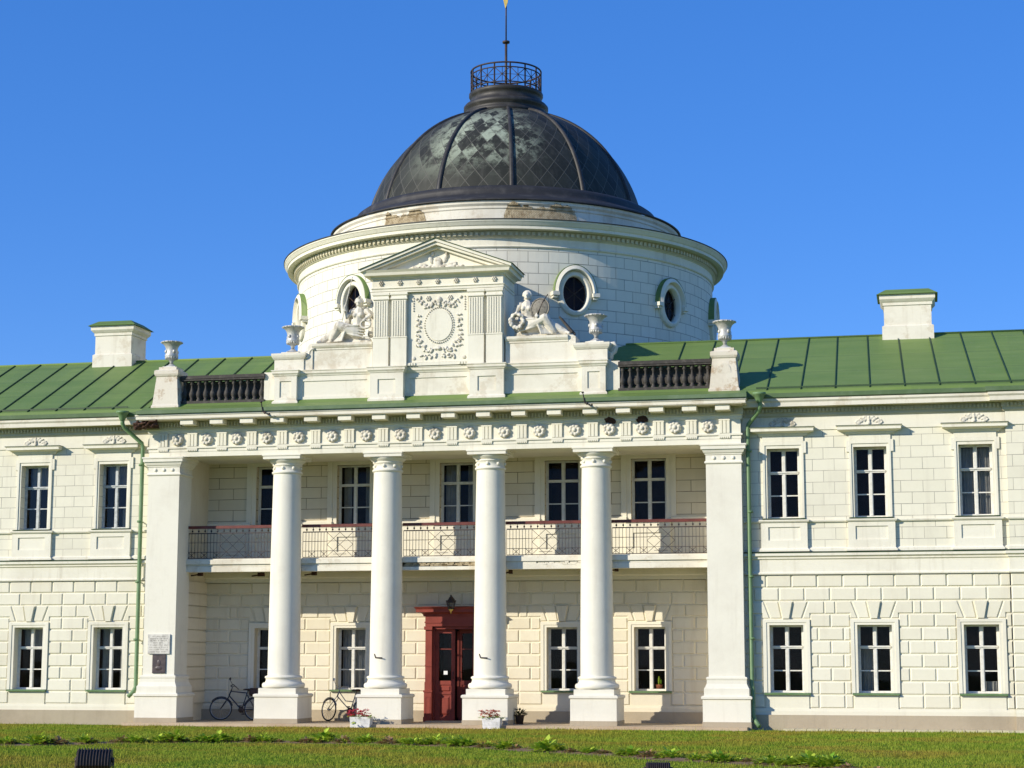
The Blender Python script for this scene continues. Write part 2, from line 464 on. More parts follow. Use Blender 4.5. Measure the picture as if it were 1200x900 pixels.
    def ball(s, c, r, n=8, m=6, rot=None):
        if not isinstance(r, (tuple, list)): r = (r, r, r)
        v = [Vector((0, 0, -r[2]))]; f = []
        for j in range(1, m):
            ph = -math.pi / 2 + math.pi * j / m
            for i in range(n):
                a = 2 * math.pi * i / n
                v.append(Vector((r[0] * math.cos(ph) * math.cos(a), r[1] * math.cos(ph) * math.sin(a), r[2] * math.sin(ph))))
        v.append(Vector((0, 0, r[2])))
        for i in range(n):
            f.append((0, 1 + (i + 1) % n, 1 + i))
            for j in range(m - 2):
                a, b = 1 + j * n, 1 + (j + 1) * n
                f.append((a + i, a + (i + 1) % n, b + (i + 1) % n, b + i))
            t = 1 + (m - 2) * n
            f.append((t + i, t + (i + 1) % n, len(v) - 1))
        if rot is not None: v = [rot @ p for p in v]
        C_ = Vector(c)
        return s.add([p + C_ for p in v], f, True)
    def grid_wall(s, x0, x1, z0, z1, holes, yf, yb):   # sheet with openings and their reveals, facing -Y
        xs = sorted({x0, x1, *[h[0] for h in holes], *[h[1] for h in holes]})
        zs = sorted({z0, z1, *[h[2] for h in holes], *[h[3] for h in holes]})
        for i in range(len(xs) - 1):
            for j in range(len(zs) - 1):
                cx, cz = (xs[i] + xs[i + 1]) / 2, (zs[j] + zs[j + 1]) / 2
                if any(h[0] < cx < h[1] and h[2] < cz < h[3] for h in holes): continue
                s.quad((xs[i], yf, zs[j]), (xs[i + 1], yf, zs[j]), (xs[i + 1], yf, zs[j + 1]), (xs[i], yf, zs[j + 1]))
        for a, b, c, d in holes:
            s.quad((a, yf, c), (a, yf, d), (a, yb, d), (a, yb, c))
            s.quad((b, yf, c), (b, yb, c), (b, yb, d), (b, yf, d))
            s.quad((a, yf, c), (a, yb, c), (b, yb, c), (b, yf, c))
            s.quad((a, yf, d), (b, yf, d), (b, yb, d), (a, yb, d))
        return s
    def mesh(s, name):
        me = bpy.data.meshes.new(name)
        me.from_pydata(s.v, [], s.f)
        me.polygons.foreach_set('material_index', s.mi)
        me.polygons.foreach_set('use_smooth', s.sm)
        me.update()
        return me

def tag(o, label=None, cat=None, group=None, kind=None):
    for k, v in (('label', label), ('category', cat), ('group', group), ('kind', kind)):
        if v: o[k] = v
    return o
def obj(name, mb, mats, parent=None, loc=(0, 0, 0), rot=(0, 0, 0)):
    me = mb.mesh(name) if isinstance(mb, MB) else mb
    if not isinstance(mats, (list, tuple)): mats = [mats]
    for m in mats: me.materials.append(m)
    o = bpy.data.objects.new(name, me)
    COL.objects.link(o)
    o.parent = parent
    o.location = loc; o.rotation_euler = rot
    return o
def thing(name, label, cat, loc=(0, 0, 0), rz=0, group=None):
    o = bpy.data.objects.new(name, None)
    COL.objects.link(o)
    o.empty_display_size = 0.2
    o.location = loc; o.rotation_euler = (0, 0, rz)
    return tag(o, label, cat, group)
def copy_tree(o, parent=None):
    c = o.copy(); COL.objects.link(c); c.parent = parent
    for ch in list(o.children): copy_tree(ch, c)
    return c
def dup(o, loc, parent=None, rz=None):
    c = copy_tree(o, parent)
    c.location = loc
    if rz is not None: c.rotation_euler = (0, 0, rz)
    return c
def remeshed(mb, voxel, smooth_it=2, name='carving'):
    """one continuous carved surface out of overlapping forms"""
    me = mb.mesh(name)
    o = bpy.data.objects.new(name, me); COL.objects.link(o)
    md = o.modifiers.new('r', 'REMESH'); md.mode = 'VOXEL'; md.voxel_size = voxel; md.use_smooth_shade = True
    if smooth_it:
        sm = o.modifiers.new('s', 'SMOOTH'); sm.iterations = smooth_it; sm.factor = 0.5
    dg = bpy.context.evaluated_depsgraph_get(); dg.update()
    out = bpy.data.meshes.new_from_object(o.evaluated_get(dg))
    bpy.data.objects.remove(o); bpy.data.meshes.remove(me)
    out.name = name
    return out
def Rx(a): return Matrix.Rotation(a, 3, 'X')
def Ry(a): return Matrix.Rotation(a, 3, 'Y')
def Rz(a): return Matrix.Rotation(a, 3, 'Z')
def rectpath(x0, x1, y0, y1): return [(x0, y0), (x1, y0), (x1, y1), (x0, y1)]

# ================================================================== SETTING: ground
mb = MB()
mb.quad((-400, -400, 0.2), (400, -400, 0.2), (400, 400, 0.2), (-400, 400, 0.2))
lawn = tag(obj('lawn', mb, LAWN), kind='structure')
mb = MB()
mb.box(-9.2, 8.95, -0.62, 2.5, 0.15, 0.296)
obj('apron_pavement', mb, PAVE)['kind'] = 'structure'
mb = MB()
x = 9.9
while x < 18.6:
    w = 0.32
    mb.box(x, x + w - 0.02, -0.42, 0.24, 0.15, 0.262 + rnd.uniform(-.006, .006)); x += w
obj('edging_pavement', mb, SLABS)['kind'] = 'structure'

# bare sandy edge in front of the apron
EDGE = []
x = -9.4
while x < 9.3:
    EDGE.append((x, -.70 - .28 * max(0, math.sin(x * .9 + 1.2)) - .12 * math.sin(x * 2.7) ** 2 - rnd.uniform(0, .08))); x += .22
mb = MB()
for (a, b), (c, d) in zip(EDGE, EDGE[1:]): mb.quad((a, b, .206), (c, d, .206), (c, -.60, .212), (a, -.60, .212))
obj('bare_ground', mb, simple('sandy_soil', (0.42, 0.31, 0.18), 0.95, scale=4, alt=(0.27, 0.17, 0.085), bump=1.0))['kind'] = 'structure'
# planting bed following a gentle curve
BED = [(-7.6, -14.6), (-6.2, -13.65), (-5.2, -12.95), (-4.5, -12.2), (-3.6, -11.5), (-2.6, -10.95), (-1.3, -10.65), (0.2, -10.7), (1.6, -10.95), (3.0, -11.4), (4.2, -12.15), (5.2, -13.05), (6.2, -13.9), (7.4, -14.8), (8.5, -15.9), (10.0, -17.1), (11.2, -18.0), (12.6, -19.2), (14.0, -20.5)]
mb = MB()
nb = []
for i, p in enumerate(BED):
    a = Vector(BED[max(i - 1, 0)]); b = Vector(BED[min(i + 1, len(BED) - 1)])
    d = (b - a).normalized(); nn = Vector((-d.y, d.x)); w = 0.33 + 0.12 * min(1, max(0, (p[0] - 3) / 6)) + rnd.uniform(-.05, .05)
    nb.append((Vector(p) + nn * w, Vector(p) - nn * w, Vector(p)))
for i in range(len(nb) - 1):
    for (q, r_, zq, zr) in ((1, 2, .204, .25), (2, 0, .25, .204)):
        a, b, c, d = nb[i][q], nb[i + 1][q], nb[i + 1][r_], nb[i][r_]
        mb.quad((a.x, a.y, zq), (b.x, b.y, zq), (c.x, c.y, zr), (d.x, d.y, zr))
obj('flower_bed_soil', mb, SOIL)['kind'] = 'structure'

# ================================================================== PALACE
palace = thing('palace', 'white columned palace with green roofs, balconied portico and dark copper dome', 'palace')
def part(name, mb, mats, parent=None, loc=(0, 0, 0)):
    return obj(name, mb, mats, parent or palace, loc)

WY = 0.35               # wing wall face
WINS_L = (-12.715, -10.144)
WINS_R = (9.984, 12.379, 15.223)
PWIN = (-5.86, -3.25, 3.25, 5.86)
PWIN_UP = (-5.86, -3.25, 0.0, 3.25, 5.86)
COLX = (-4.65, -1.55, 1.55, 4.65)
PIERX = (-8.356, 8.356)
COURSES = [0.80, 1.17, 1.53, 1.90, 2.27, 2.635, 3.0, 3.36]

def free_spans(x0, x1, blocks):
    out = []; a = x0
    for b0, b1 in sorted(blocks):
        if b0 > a: out.append((a, min(b0, x1)))
        a = max(a, b1)
    if a < x1: out.append((a, x1))
    return [(p, q) for p, q in out if q - p > 0.06]
def lay(mb, spans, z0, z1, ph, yb, yf, L=0.70):
    g = 0.011; gz = 0.011
    for a, b in spans:
        k = math.ceil((a - ph) / L); xs = [a]
        while ph + k * L < b - 0.13:
            q = ph + k * L
            if q > a + 0.13: xs.append(q)
            k += 1
        xs.append(b)
        for p, q in zip(xs, xs[1:]):
            j = rnd.uniform(-.004, .004)
            mb.rust([(p + (g if p != a else 0.004), z0 + gz), (q - (g if q != b else 0.004), z0 + gz), (q - (g if q != b else 0.004), z1 - gz), (p + (g if p != a else 0.004), z1 - gz)], yb, yf + j, 0.028)
def rustic_wall(x0, x1, wins, yf, mat, doors=(), name='rusticated_wall', yr=None, ctop=0.62):
    yb = yf + 0.032
    mb = MB()
    mb.grid_wall(x0, x1, 0.2, 4.48, [(c - .47, c + .47, 1.22, 3.07) for c in wins] + [(d0, d1, 0.2, d2) for d0, d1, d2 in doors], yb, yf + (yr or 0.34))
    dspan = [(d0, d1) for d0, d1, d2 in doors]
    lay(mb, free_spans(x0, x1, [(c - .61, c + .61) for c in wins] + dspan), 0.80, 1.17, x0 + 0.1, yb, yf)
    for i in range(1, len(COURSES) - 1):
        lay(mb, free_spans(x0, x1, [(c - .655, c + .655) for c in wins] + dspan), COURSES[i], COURSES[i + 1], x0 + (0.1 if i % 2 else 0.45), yb, yf)
    # flat arches with keystones
    sp = []
    for c in wins:
        zt, zb = 3.725, 3.245
        for sg in (-1, 1):
            mb.rust([(c + sg * .59, zt - .014), (c + sg * .215, zt - .014), (c + sg * .125, zb), (c + sg * .42, zb)], yb, yf, 0.024)
        mb.rust([(c - .20, zt - .01), (c + .20, zt - .01), (c + .10, zb - .03), (c - .10, zb - .03)], yb, yf - 0.06, 0.03)
        sp.append((c - 1.05, c + 1.05))
        for sg in (-1, 1):
            lim = c + sg * 1.05
            lim = min(max(lim, x0 + .01), x1 - .01)
            if abs(lim - c) > .72:
                mb.rust([(lim - sg * .012, zt - .014), (c + sg * .62, zt - .014), (c + sg * .45, zb), (c + sg * .66, zb), (c + sg * .66, 3.376), (lim - sg * .012, 3.376)], yb, yf, 0.022)
    lay(mb, free_spans(x0, x1, sp + [(d0, d1) for d0, d1, d2 in doors if d2 > 3.4]), 3.36, 3.725, x0 + 0.1, yb, yf)
    lay(mb, [(x0, x1)], 3.725, 4.095, x0 + 0.45, yb, yf)
    lay(mb, [(x0, x1)], 4.095, 4.46, x0 + 0.1, yb, yf)
    # aprons below the windows
    for c in wins:
        mb.sweep([(0, .625), (.055, .625), (.055, .72), (.035, .745), (.035, 1.165), (0, 1.165)], [(c - .585, yb), (c + .585, yb)])
    w = part(name, mb, mat)
    mb = MB()
    for a, b in free_spans(x0, x1, dspan):
        mb.box(a, b, yf - .10, yf + .3, 0.15, ctop)
    part('stone_base', mb, STONE)
    mb = MB()
    for a, b in free_spans(x0, x1, dspan):
        mb.sweep([(-.02, ctop - .01), (.035, ctop - .01), (.035, ctop + .10), (.02, ctop + .17), (-.02, ctop + .17)], [(a, yf + .0), (b, yf + .0)])
    part('plinth_course', mb, mat)
    return w

for (x0, x1, wins) in ((-17.0, -7.95, WINS_L), (7.95, 16.04, WINS_R)):
    rustic_wall(x0, x1, wins, WY, WHITE)
    mb = MB()
    mb.grid_wall(x0, x1, 4.48, 9.3, [(c - .455, c + .455, 6.02, 7.98) for c in wins], WY + .03, WY + .34)
    part('ashlar_wall', mb, UPPER)
rustic_wall(16.04, 19.5, (), WY - .14, WHITE)
mb = MB(); mb.grid_wall(16.04, 19.5, 4.48, 9.3, (), WY - .11, WY + .3)
mb.quad((16.04, WY - .11, 4.48), (16.04, WY - .11, 9.3), (16.04, WY + .1, 9.3), (16.04, WY + .1, 4.48))
part('ashlar_wall', mb, UPPER)

# ends and back of the building
mb = MB()
mb.quad((-17, WY, .2), (-17, WY, 9.5), (-17, 9, 9.5), (-17, 9, .2))
mb.quad((19.5, WY - .14, .2), (19.5, 9, .2), (19.5, 9, 9.5), (19.5, WY - .14, 9.5))
mb.quad((-17, 9, .2), (-17, 9, 9.5), (19.5, 9, 9.5), (19.5, 9, .2))
part('outer_wall', mb, WHITE)

# string courses, frieze band and cornice of the wings
def wing_bands(path):
    mb = MB()
    mb.sweep([(-.02, 4.452), (.05, 4.452), (.06, 4.47), (.06, 4.50), (.03, 4.53), (.03, 4.86), (.07, 4.89), (.07, 4.93), (.13, 4.97), (.13, 5.045), (-.02, 5.045)], path)
    part('string_course', mb, WHITE2)
    mb = MB(); mb.sweep([(-.02, 5.047), (.145, 5.047), (.145, 5.058), (-.02, 5.085)], path); part('string_flashing', mb, SEAM)
    mb = MB()
    mb.sweep([(-.04, 5.895), (.015, 5.895), (.035, 5.925), (.035, 5.96), (-.04, 5.972)], path)
    mb.sweep([(-.04, 5.09), (.02, 5.09), (.02, 5.17), (-.01, 5.2), (-.04, 5.2)], path)
    mb.sweep([(-.04, 8.485), (.0, 8.485), (.0, 8.9), (-.04, 8.9)], path)
    part('sill_course', mb, WHITE2)
    mb = MB()
    mb.sweep([(-.04, 8.86), (.03, 8.86), (.06, 8.90), (.06, 8.965), (.09, 8.965), (.09, 9.095), (.36, 9.105), (.36, 9.125)], path, cap=False)
    for (xa, ya), (xb, yb) in zip(path, path[1:]):
        if abs(xb - xa) < 1: continue
        q = xa + .05
        while q < xb - .05:
            mb.box(q, q + .055, ya - .15, ya - .088, 8.98, 9.075); q += .105
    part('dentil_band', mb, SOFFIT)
    mb = MB()
    mb.sweep([(.34, 9.108), (.405, 9.108), (.41, 9.22), (.45, 9.27), (.45, 9.335), (.0, 9.34)], path)
    part('cornice', mb, WHITE_OLD)
    mb = MB()
    mb.sweep([(.0, 9.342), (.47, 9.342), (.50, 9.36), (.515, 9.47), (.50, 9.475), (.485, 9.385), (.0, 9.40)], path)
    part('gutter', mb, GREEND)
wing_bands([(-17.0, WY), (-8.86, WY)])
wing_bands([(8.86, WY), (16.04, WY), (16.04, WY - .14), (19.5, WY - .14)])

# ------------------------------------------------------------------ windows
def sash(w, h, tz, mz, mat, parent, loc, name='window'):
    """casement frame: outer frame, mullion, transom at tz, thin glazing bars at mz; y=0 is its face"""
    mb = MB(); o = .055
    mb.box(-w, -w + o, 0, .07, 0, h); mb.box(w - o, w, 0, .07, 0, h)
    mb.box(-w + o, w - o, .002, .068, 0, o); mb.box(-w + o, w - o, .002, .068, h - o, h)
    mb.box(-.036, .036, -.012, .072, o, h - o)
    mb.box(-w + o, -.036, -.018, .066, tz - .04, tz + .04); mb.box(.036, w - o, -.018, .066, tz - .04, tz + .04)
    mb.box(-w + o, w - o, -.04, -.018, tz + .0, tz + .035)
    for a, b in ((-w + o, -.036), (.036, w - o)):
        mb.box(a, b, .012, .05, mz - .016, mz + .016)
        for (z0, z1) in ((o, mz - .016), (mz + .016, tz - .05), (tz + .05, h - o)):
            mb.box(a, a + .022, .014, .055, z0, z1); mb.box(b - .022, b, .014, .055, z0, z1)
    wn = obj(name, mb, mat, parent, loc)
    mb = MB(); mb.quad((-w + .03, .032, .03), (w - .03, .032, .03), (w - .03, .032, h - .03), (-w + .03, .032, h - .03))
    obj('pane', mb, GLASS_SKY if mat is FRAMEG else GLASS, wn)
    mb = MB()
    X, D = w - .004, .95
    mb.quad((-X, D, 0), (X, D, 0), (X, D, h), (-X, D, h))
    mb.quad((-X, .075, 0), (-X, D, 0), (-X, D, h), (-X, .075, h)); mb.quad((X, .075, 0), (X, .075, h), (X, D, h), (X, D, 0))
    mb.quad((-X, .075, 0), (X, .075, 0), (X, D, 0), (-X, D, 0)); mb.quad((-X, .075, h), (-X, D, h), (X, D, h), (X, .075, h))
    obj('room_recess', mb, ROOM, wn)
    return wn
def curtain(wn, w, h, x0, x1, z0, z1, y=.22):
    mb = MB(); n = 26; v = []
    for i in range(n + 1):
        q = x0 + (x1 - x0) * i / n
        d = .035 * math.sin(i * 1.9) + .02 * math.sin(i * .7 + 1)
        v += [(q, y + d, z0), (q, y + d, z1)]
    mb.add(v, [(2 * i, 2 * i + 2, 2 * i + 3, 2 * i + 1) for i in range(n)], True)
    obj('curtain', mb, CURT, wn)

def casing_mb(w0, w1, z0, z1, ztop, y0, p, ear=0.0, earz=0.0):
    """surround of an opening; local coords, wall face at y=0; w0 opening half width, w1 outer half width"""
    mb = MB()
    pts_in = [(w0, z0), (w0, z1), (-w0, z1), (-w0, z0)]
    def strip(a, b, zt, y):
        mb.box(-b, -a, y, y0, z0, zt); mb.box(a, b, y, y0, z0, zt); 
    d = (w1 - w0)
    mb.box(-w1, -w0 - d * .45, -p, y0, z0, ztop); mb.box(w0 + d * .45, w1, -p, y0, z0, ztop)
    mb.box(-w0 - d * .45, w0 + d * .45, -p, y0, z1 + (ztop - z1) * .45, ztop)
    q = p * .45
    mb.box(-w0 - d * .45, -w0 + .004, -q, y0, z0, z1 + (ztop - z1) * .45); mb.box(w0 - .004, w0 + d * .45, -q, y0, z0, z1 + (ztop - z1) * .45)
    mb.box(-w0 + .004, w0 - .004, -q, y0, z1 - .004, z1 + (ztop - z1) * .45)
    if ear:
        for sg in (-1, 1):
            a, b = sorted((sg * w1, sg * (w1 + ear)))
            mb.box(a, b, -p + .003, y0, earz, ztop - .002)
    return mb

def crest_mesh():
    mb = MB()
    for sg in (-1, 1):
        for k in range(6):
            a = R(8 + k * 15)
            L = .17 + .05 * (k % 2)
            c = (sg * (.05 + .26 * math.cos(a) * (1 - k * .06)), -.0, .03 + L * math.sin(a) * .75)
            mb.ball(c, (.075, .032, .028), 8, 5, Ry(-sg * a))
            mb.ball((c[0] + sg * .05, -.01, c[2] + .035), (.03, .03, .03), 6, 4)
    for k in range(3):
        mb.ball((0, -.012, .06 + .075 * k), (.05 - .008 * k, .035, .055), 8, 5)
    mb.box(-.33, .33, -.01, .02, -.01, .025)
    return remeshed(mb, .016, 1, 'crest')
CREST = crest_mesh()

# upper wing window (local origin: centre of opening, wall face, z = sill)
def make_upper(frame_mat):
    wn = sash(.455, 1.96, 1.29, .65, frame_mat, palace, (0, 0, 0))
    off = -.27                                     # wall face relative to the frame
    mb = casing_mb(.455, .57, 0, 1.96, 2.15, .02, .05, .075, 1.82)
    obj('casing', mb, WHITE2, wn, (0, off, 0))
    mb = MB()
    mb.box(-.57, .57, -.042, .02, 2.152, 2.30)
    mb.sweep([(0, 2.30), (.05, 2.30), (.09, 2.35), (.09, 2.37), (.27, 2.42), (.27, 2.49), (.30, 2.52), (0, 2.535)], [(-.60, .02), (-.60, 0), (.60, 0), (.60, .02)])
    obj('hood', mb, WHITE2, wn, (0, off, 0))
    mb = MB(); mb.sweep([(.02, 2.538), (.305, 2.525), (.305, 2.537), (.02, 2.56)], [(-.60, .02), (-.60, 0), (.60, 0), (.60, .02)])
    obj('hood_flashing', mb, SEAM, wn, (0, off, 0))
    c = obj('crest', CREST, STATUE if not CREST.materials else [], wn, (0, off - .035, 2.56))
    mb = MB()                                      # pedestal under the window
    mb.box(-.64, -.44, -.10, .02, -.86, -.12); mb.box(.44, .64, -.10, .02, -.86, -.12)
    mb.box(-.44, .44, -.10, .02, -.86, -.62); mb.box(-.44, .44, -.10, .02, -.25, -.12); mb.box(-.44, .44, -.065, .02, -.62, -.25)
    mb.sweep([(0, -.12), (.03, -.12), (.055, -.085), (.055, -.05), (0, -.04)], [(-.64, .02), (-.64, -.10), (.64, -.10), (.64, .02)])
    mb.sweep([(0, -.93), (.05, -.93), (.05, -.88), (.0, -.84)], [(-.64, .02), (-.64, -.10), (.64, -.10), (.64, .02)])
    obj('apron', mb, WHITE2, wn, (0, off, 0))
    mb = MB(); mb.box(-.60, .60, -.17, .25, -.036, -.012)
    obj('sill', mb, SEAM, wn, (0, off, 0))
    return wn
UY = WY + .30
wu = make_upper(FRAMEW); wu.location = (WINS_R[0], UY, 6.02)
curt = {}
for x in WINS_R[1:]:
    c = dup(wu, (x, UY, 6.02), palace)
    if x == WINS_R[2]:
        curtain(c, .45, 1.96, -.39, -.06, .05, 1.9); curtain(c, .45, 1.96, .08, .40, .05, 1.9)
wl = make_upper(FRAMEG); wl.location = (WINS_L[0], UY, 6.02)
curtain(wl, .45, 1.96, -.38, .40, 1.25, 1.92, .30)
c = dup(wl, (WINS_L[1], UY, 6.02), palace)
curtain(c, .45, 1.96, .10, .40, .05, .62, .25)

def make_lower(frame_mat, wall, y_in, cmat):
    wn = sash(.47, 1.85, 1.24, .60, frame_mat, palace, (0, 0, 0))
    mb = casing_mb(.47, .645, 0, 1.85, 2.0, .07, .035)
    obj('casing', mb, cmat, wn, (0, -y_in, 0))
    mb = MB()
    mb.sweep([(-.02, -.055), (.09, -.055), (.095, -.03), (-.02, .0)], [(-.63, 0), (.63, 0)])
    mb.box(-.465, .465, 0, y_in, -.03, -.002)
    obj('sill', mb, GREENP, wn, (0, -y_in, 0))
    return wn
wr = make_lower(FRAMEW, 0, .27, WHITE2); wr.location = (WINS_R[0], WY + .27, 1.22)
for i, x in enumerate(WINS_R[1:] + WINS_L):
    c = dup(wr, (x, WY + .27, 1.22), palace)
    if i == 0: curtain(c, .45, 1.85, -.40, -.05, .05, 1.2, .3)
    if i == 1: curtain(c, .45, 1.85, .06, .42, .05, .32, .2)
    if i == 2: curtain(c, .45, 1.85, -.40, .40, 1.3, 1.8, .3)
    if i == 3: curtain(c, .45, 1.85, -.41, -.10, .05, 1.8, .3); curtain(c, .45, 1.85, .16, .41, .05, 1.8, .3)

# ------------------------------------------------------------------ portico back wall
BY = 2.55
rustic_wall(-7.95, 7.95, PWIN, BY, CREAM, doors=((-.80, .86, 3.36),))
mb = MB()
mb.grid_wall(-7.95, 7.95, 4.48, 8.2, [(c - .53, c + .53, 6.18, 8.03) for c in PWIN_UP], BY + .06, BY + .4)
part('ashlar_wall', mb, CREAM_UP)
for sg in (-1, 1):                                         # returns between wing and recess
    mb = MB(); x = sg * 7.95
    mb.quad((x, .36, .2), (x, BY + .08, .2), (x, BY + .08, 8.2), (x, .36, 8.2))
    for i in range(len(COURSES)):
        z0 = COURSES[i]; z1 = (COURSES + [3.725])[i + 1]
        mb.box(min(x, x - sg * .05), max(x, x - sg * .05), .97, BY - .005, z0 + .016, z1 - .016)
    for z0, z1 in ((3.725, 4.095), (4.095, 4.46)):
        mb.box(min(x, x - sg * .05), max(x, x - sg * .05), .97, BY - .005, z0 + .016, z1 - .016)
    part('return_wall', mb, CREAM)
mb = MB()
mb.sweep([(0, 4.452), (.07, 4.452), (.07, 4.56), (.12, 4.60), (.12, 4.785), (0, 4.785)], [(-7.95, BY), (7.95, BY)])
part('band_moulding', mb, CREAMTRIM)
# dado of the balcony storey
for a, b in free_spans(-7.94, 7.94, [(c - .66, c + .66) for c in PWIN_UP]):
    mb = MB()
    mb.sweep([(-.02, 5.1), (.03, 5.1), (.03, 6.10), (.05, 6.14), (.10, 6.18), (.10, 6.27), (.02, 6.33), (-.02, 6.33)], [(a, BY + .06), (b, BY + .06)])
    part('dado', mb, CREAMTRIM)

def make_balcony_window():
    wn = sash(.53, 1.85, 1.24, .56, FRAMEW, palace, (0, 0, 0))
    mb = casing_mb(.53, .82, 0.05, 1.85, 2.0, .02, .05)
    obj('casing', mb, CREAMTRIM, wn, (0, -.22, 0))
    mb = MB()
    mb.box(-.66, -.46, -.16, .02, -1.08, -.06); mb.box(.46, .66, -.16, .02, -1.08, -.06)
    mb.box(-.46, .46, -.16, .02, -1.08, -.82); mb.box(-.46, .46, -.16, .02, -.36, -.06); mb.box(-.46, .46, -.12, .02, -.82, -.36)
    mb.box(-.69, .69, -.20, .25, -.06, -.0)
    obj('apron', mb, CREAMTRIM, wn, (0, -.22, 0))
    return wn
wb = make_balcony_window(); wb.location = (PWIN_UP[0], BY + .28, 6.18)
for i, x in enumerate(PWIN_UP[1:]):
    c = dup(wb, (x, BY + .28, 6.18), palace)
    if i in (0, 1): curtain(c, .5, 1.85, -.46, -.20 + .1 * i, .05, 1.8, .3); curtain(c, .5, 1.85, .24, .46, .05, 1.8, .3)
wp = make_lower(FRAMEW, 0, .28, CREAMTRIM); wp.location = (PWIN[0], BY + .28, 1.22)
for x in PWIN[1:]:
    c = dup(wp, (x, BY + .28, 1.22), palace)
    if x == PWIN[1]: curtain(c, .45, 1.85, -.41, .41, .05, 1.8, .26)

# ------------------------------------------------------------------ piers and columns
def ring_boxes(mb, x0, x1, y0, y1, prof): mb.sweep(prof, rectpath(x0, x1, y0, y1), True)
def rosette(mb, c, r, d=.05):
    mb.ball(c, (r * .38, d, r * .38), 8, 5)
    for k in range(6):
        a = k * math.pi / 3
        mb.ball((c[0] + r * .62 * math.cos(a), c[1], c[2] + r * .62 * math.sin(a)), (r * .34, d * .8, r * .34), 7, 5)
for sg, px in zip((-1, 1), PIERX):
    x0, x1, y0, y1 = px - .496, px + .496, 0.0, .96
    mb = MB(); mb.box(x0, x1, y0, y1, 1.60, 8.098)
    pier = part('corner_pier', mb, COLUMN)
    mb = MB()
    ring_boxes(mb, x0, x1, y0, y1, [(-.02, .42), (.16, .42), (.16, 1.02), (.185, 1.045), (.20, 1.05), (.20, 1.105), (.165, 1.13), (.125, 1.135), (.125, 1.33), (.10, 1.36), (.055, 1.46), (.05, 1.56), (.065, 1.58), (.065, 1.625), (.05, 1.645), (-.02, 1.66)])
    obj('base', mb, COLUMN, pier)
    mb = MB(); mb.box(x0 - .175, x1 + .175, y0 - .175, y1 + .17, .15, .425); obj('stone_foot', mb, STONE, pier)
    mb = MB()
    ring_boxes(mb, x0, x1, y0, y1, [(-.02, 7.545), (.02, 7.55), (.04, 7.57), (.04, 7.60), (.02, 7.625), (.004, 7.64), (.004, 7.80), (.03, 7.81), (.03, 7.835), (.06, 7.86), (.085, 7.92), (.09, 7.95), (.13, 7.955), (.13, 8.04), (.155, 8.055), (.155, 8.098), (-.02, 8.098)])
    for k in (-.27, 0, .27): mb.ball((px + k, y0 - .01, 7.715), (.055, .035, .055), 8, 6)
    for k in (.25, .7):
        for xs_ in (x0 + .01, x1 - .01): mb.ball((xs_, k, 7.715), (.035, .055, .055), 8, 6)
    obj('capital', mb, COLUMN, pier)

mb = MB()
prof = []
for i in range(13):
    t = i / 12; prof.append((.47 - .06 * (t ** 1.6), 1.62 + (7.56 - 1.62) * t))
mb.lathe(prof, n=48)
col0 = part('column', mb, COLUMN, None, (COLX[0], .5, 0))
mb = MB()
ring_boxes(mb, -.49, .49, -.49, .49, [(-.1, .42), (.165, .42), (.165, 1.02), (.185, 1.045), (.20, 1.05), (.20, 1.105), (.165, 1.13), (.08, 1.135), (.08, 1.29), (-.1, 1.30)])
mb.lathe([(.40, 1.28), (.60, 1.30), (.625, 1.34), (.625, 1.40), (.60, 1.44), (.545, 1.455), (.52, 1.50), (.515, 1.56), (.54, 1.575), (.55, 1.60), (.54, 1.63), (.50, 1.645), (.46, 1.66)], n=48)
obj('base', mb, COLUMN, col0)
mb = MB(); mb.box(-.665, .665, -.665, .665, .15, .425); obj('stone_foot', mb, STONE, col0)
mb = MB()
mb.lathe([(.40, 7.53), (.435, 7.55), (.455, 7.575), (.455, 7.60), (.435, 7.625), (.412, 7.635), (.412, 7.79), (.44, 7.80), (.44, 7.825), (.43, 7.83), (.44, 7.85), (.50, 7.89), (.54, 7.94), (.545, 7.965), (.40, 7.975)], n=48)
for k in range(8):
    a = k * math.pi / 4 - math.pi / 2
    mb.ball((.41 * math.cos(a), .41 * math.sin(a), 7.715), (.055, .055, .055), 8, 6)
mb.sweep([(-.2, 7.967), (.04, 7.967), (.04, 8.05), (.065, 8.06), (.065, 8.098), (-.2, 8.098)], rectpath(-.53, .53, -.53, .53), True)
obj('capital', mb, COLUMN, col0)
for x in COLX[1:]: dup(col0, (x, .5, 0), palace)
# old iron hooks in two shafts
mb = MB(); mb.tube([(-.28, -.42, 2.27), (-.24, -.46, 2.17), (-.02, -.52, 2.16)], .018, 6)
for i in (1, 2): obj('iron_hook', mb.mesh('iron_hook'), IRON, palace, (COLX[i] + .06, .5, 0))

# ------------------------------------------------------------------ entablature
EX = 8.85
EP = [(-EX, WY + .2), (-EX, 0), (EX, 0), (EX, WY + .2)]
mb = MB()
mb.box(-EX, EX, 0.0, .95, 8.10, 8.96)
mb.sweep([(-.01, 8.25), (.012, 8.25), (.012, 8.345), (-.01, 8.345)], EP)
mb.sweep([(-.01, 8.345), (.05, 8.345), (.05, 8.395), (-.01, 8.40)], EP)
mb.sweep([(-.01, 8.80), (.02, 8.80), (.04, 8.84), (.04, 8.89), (.07, 8.92), (-.01, 8.92)], EP)
part('entablature', mb, WHITE2)
TRI = [8.40, 7.47, 6.54, 5.60, 4.65, 3.617, 2.583, 1.55, .517]
TRI = [-t for t in TRI] + TRI[::-1]
 
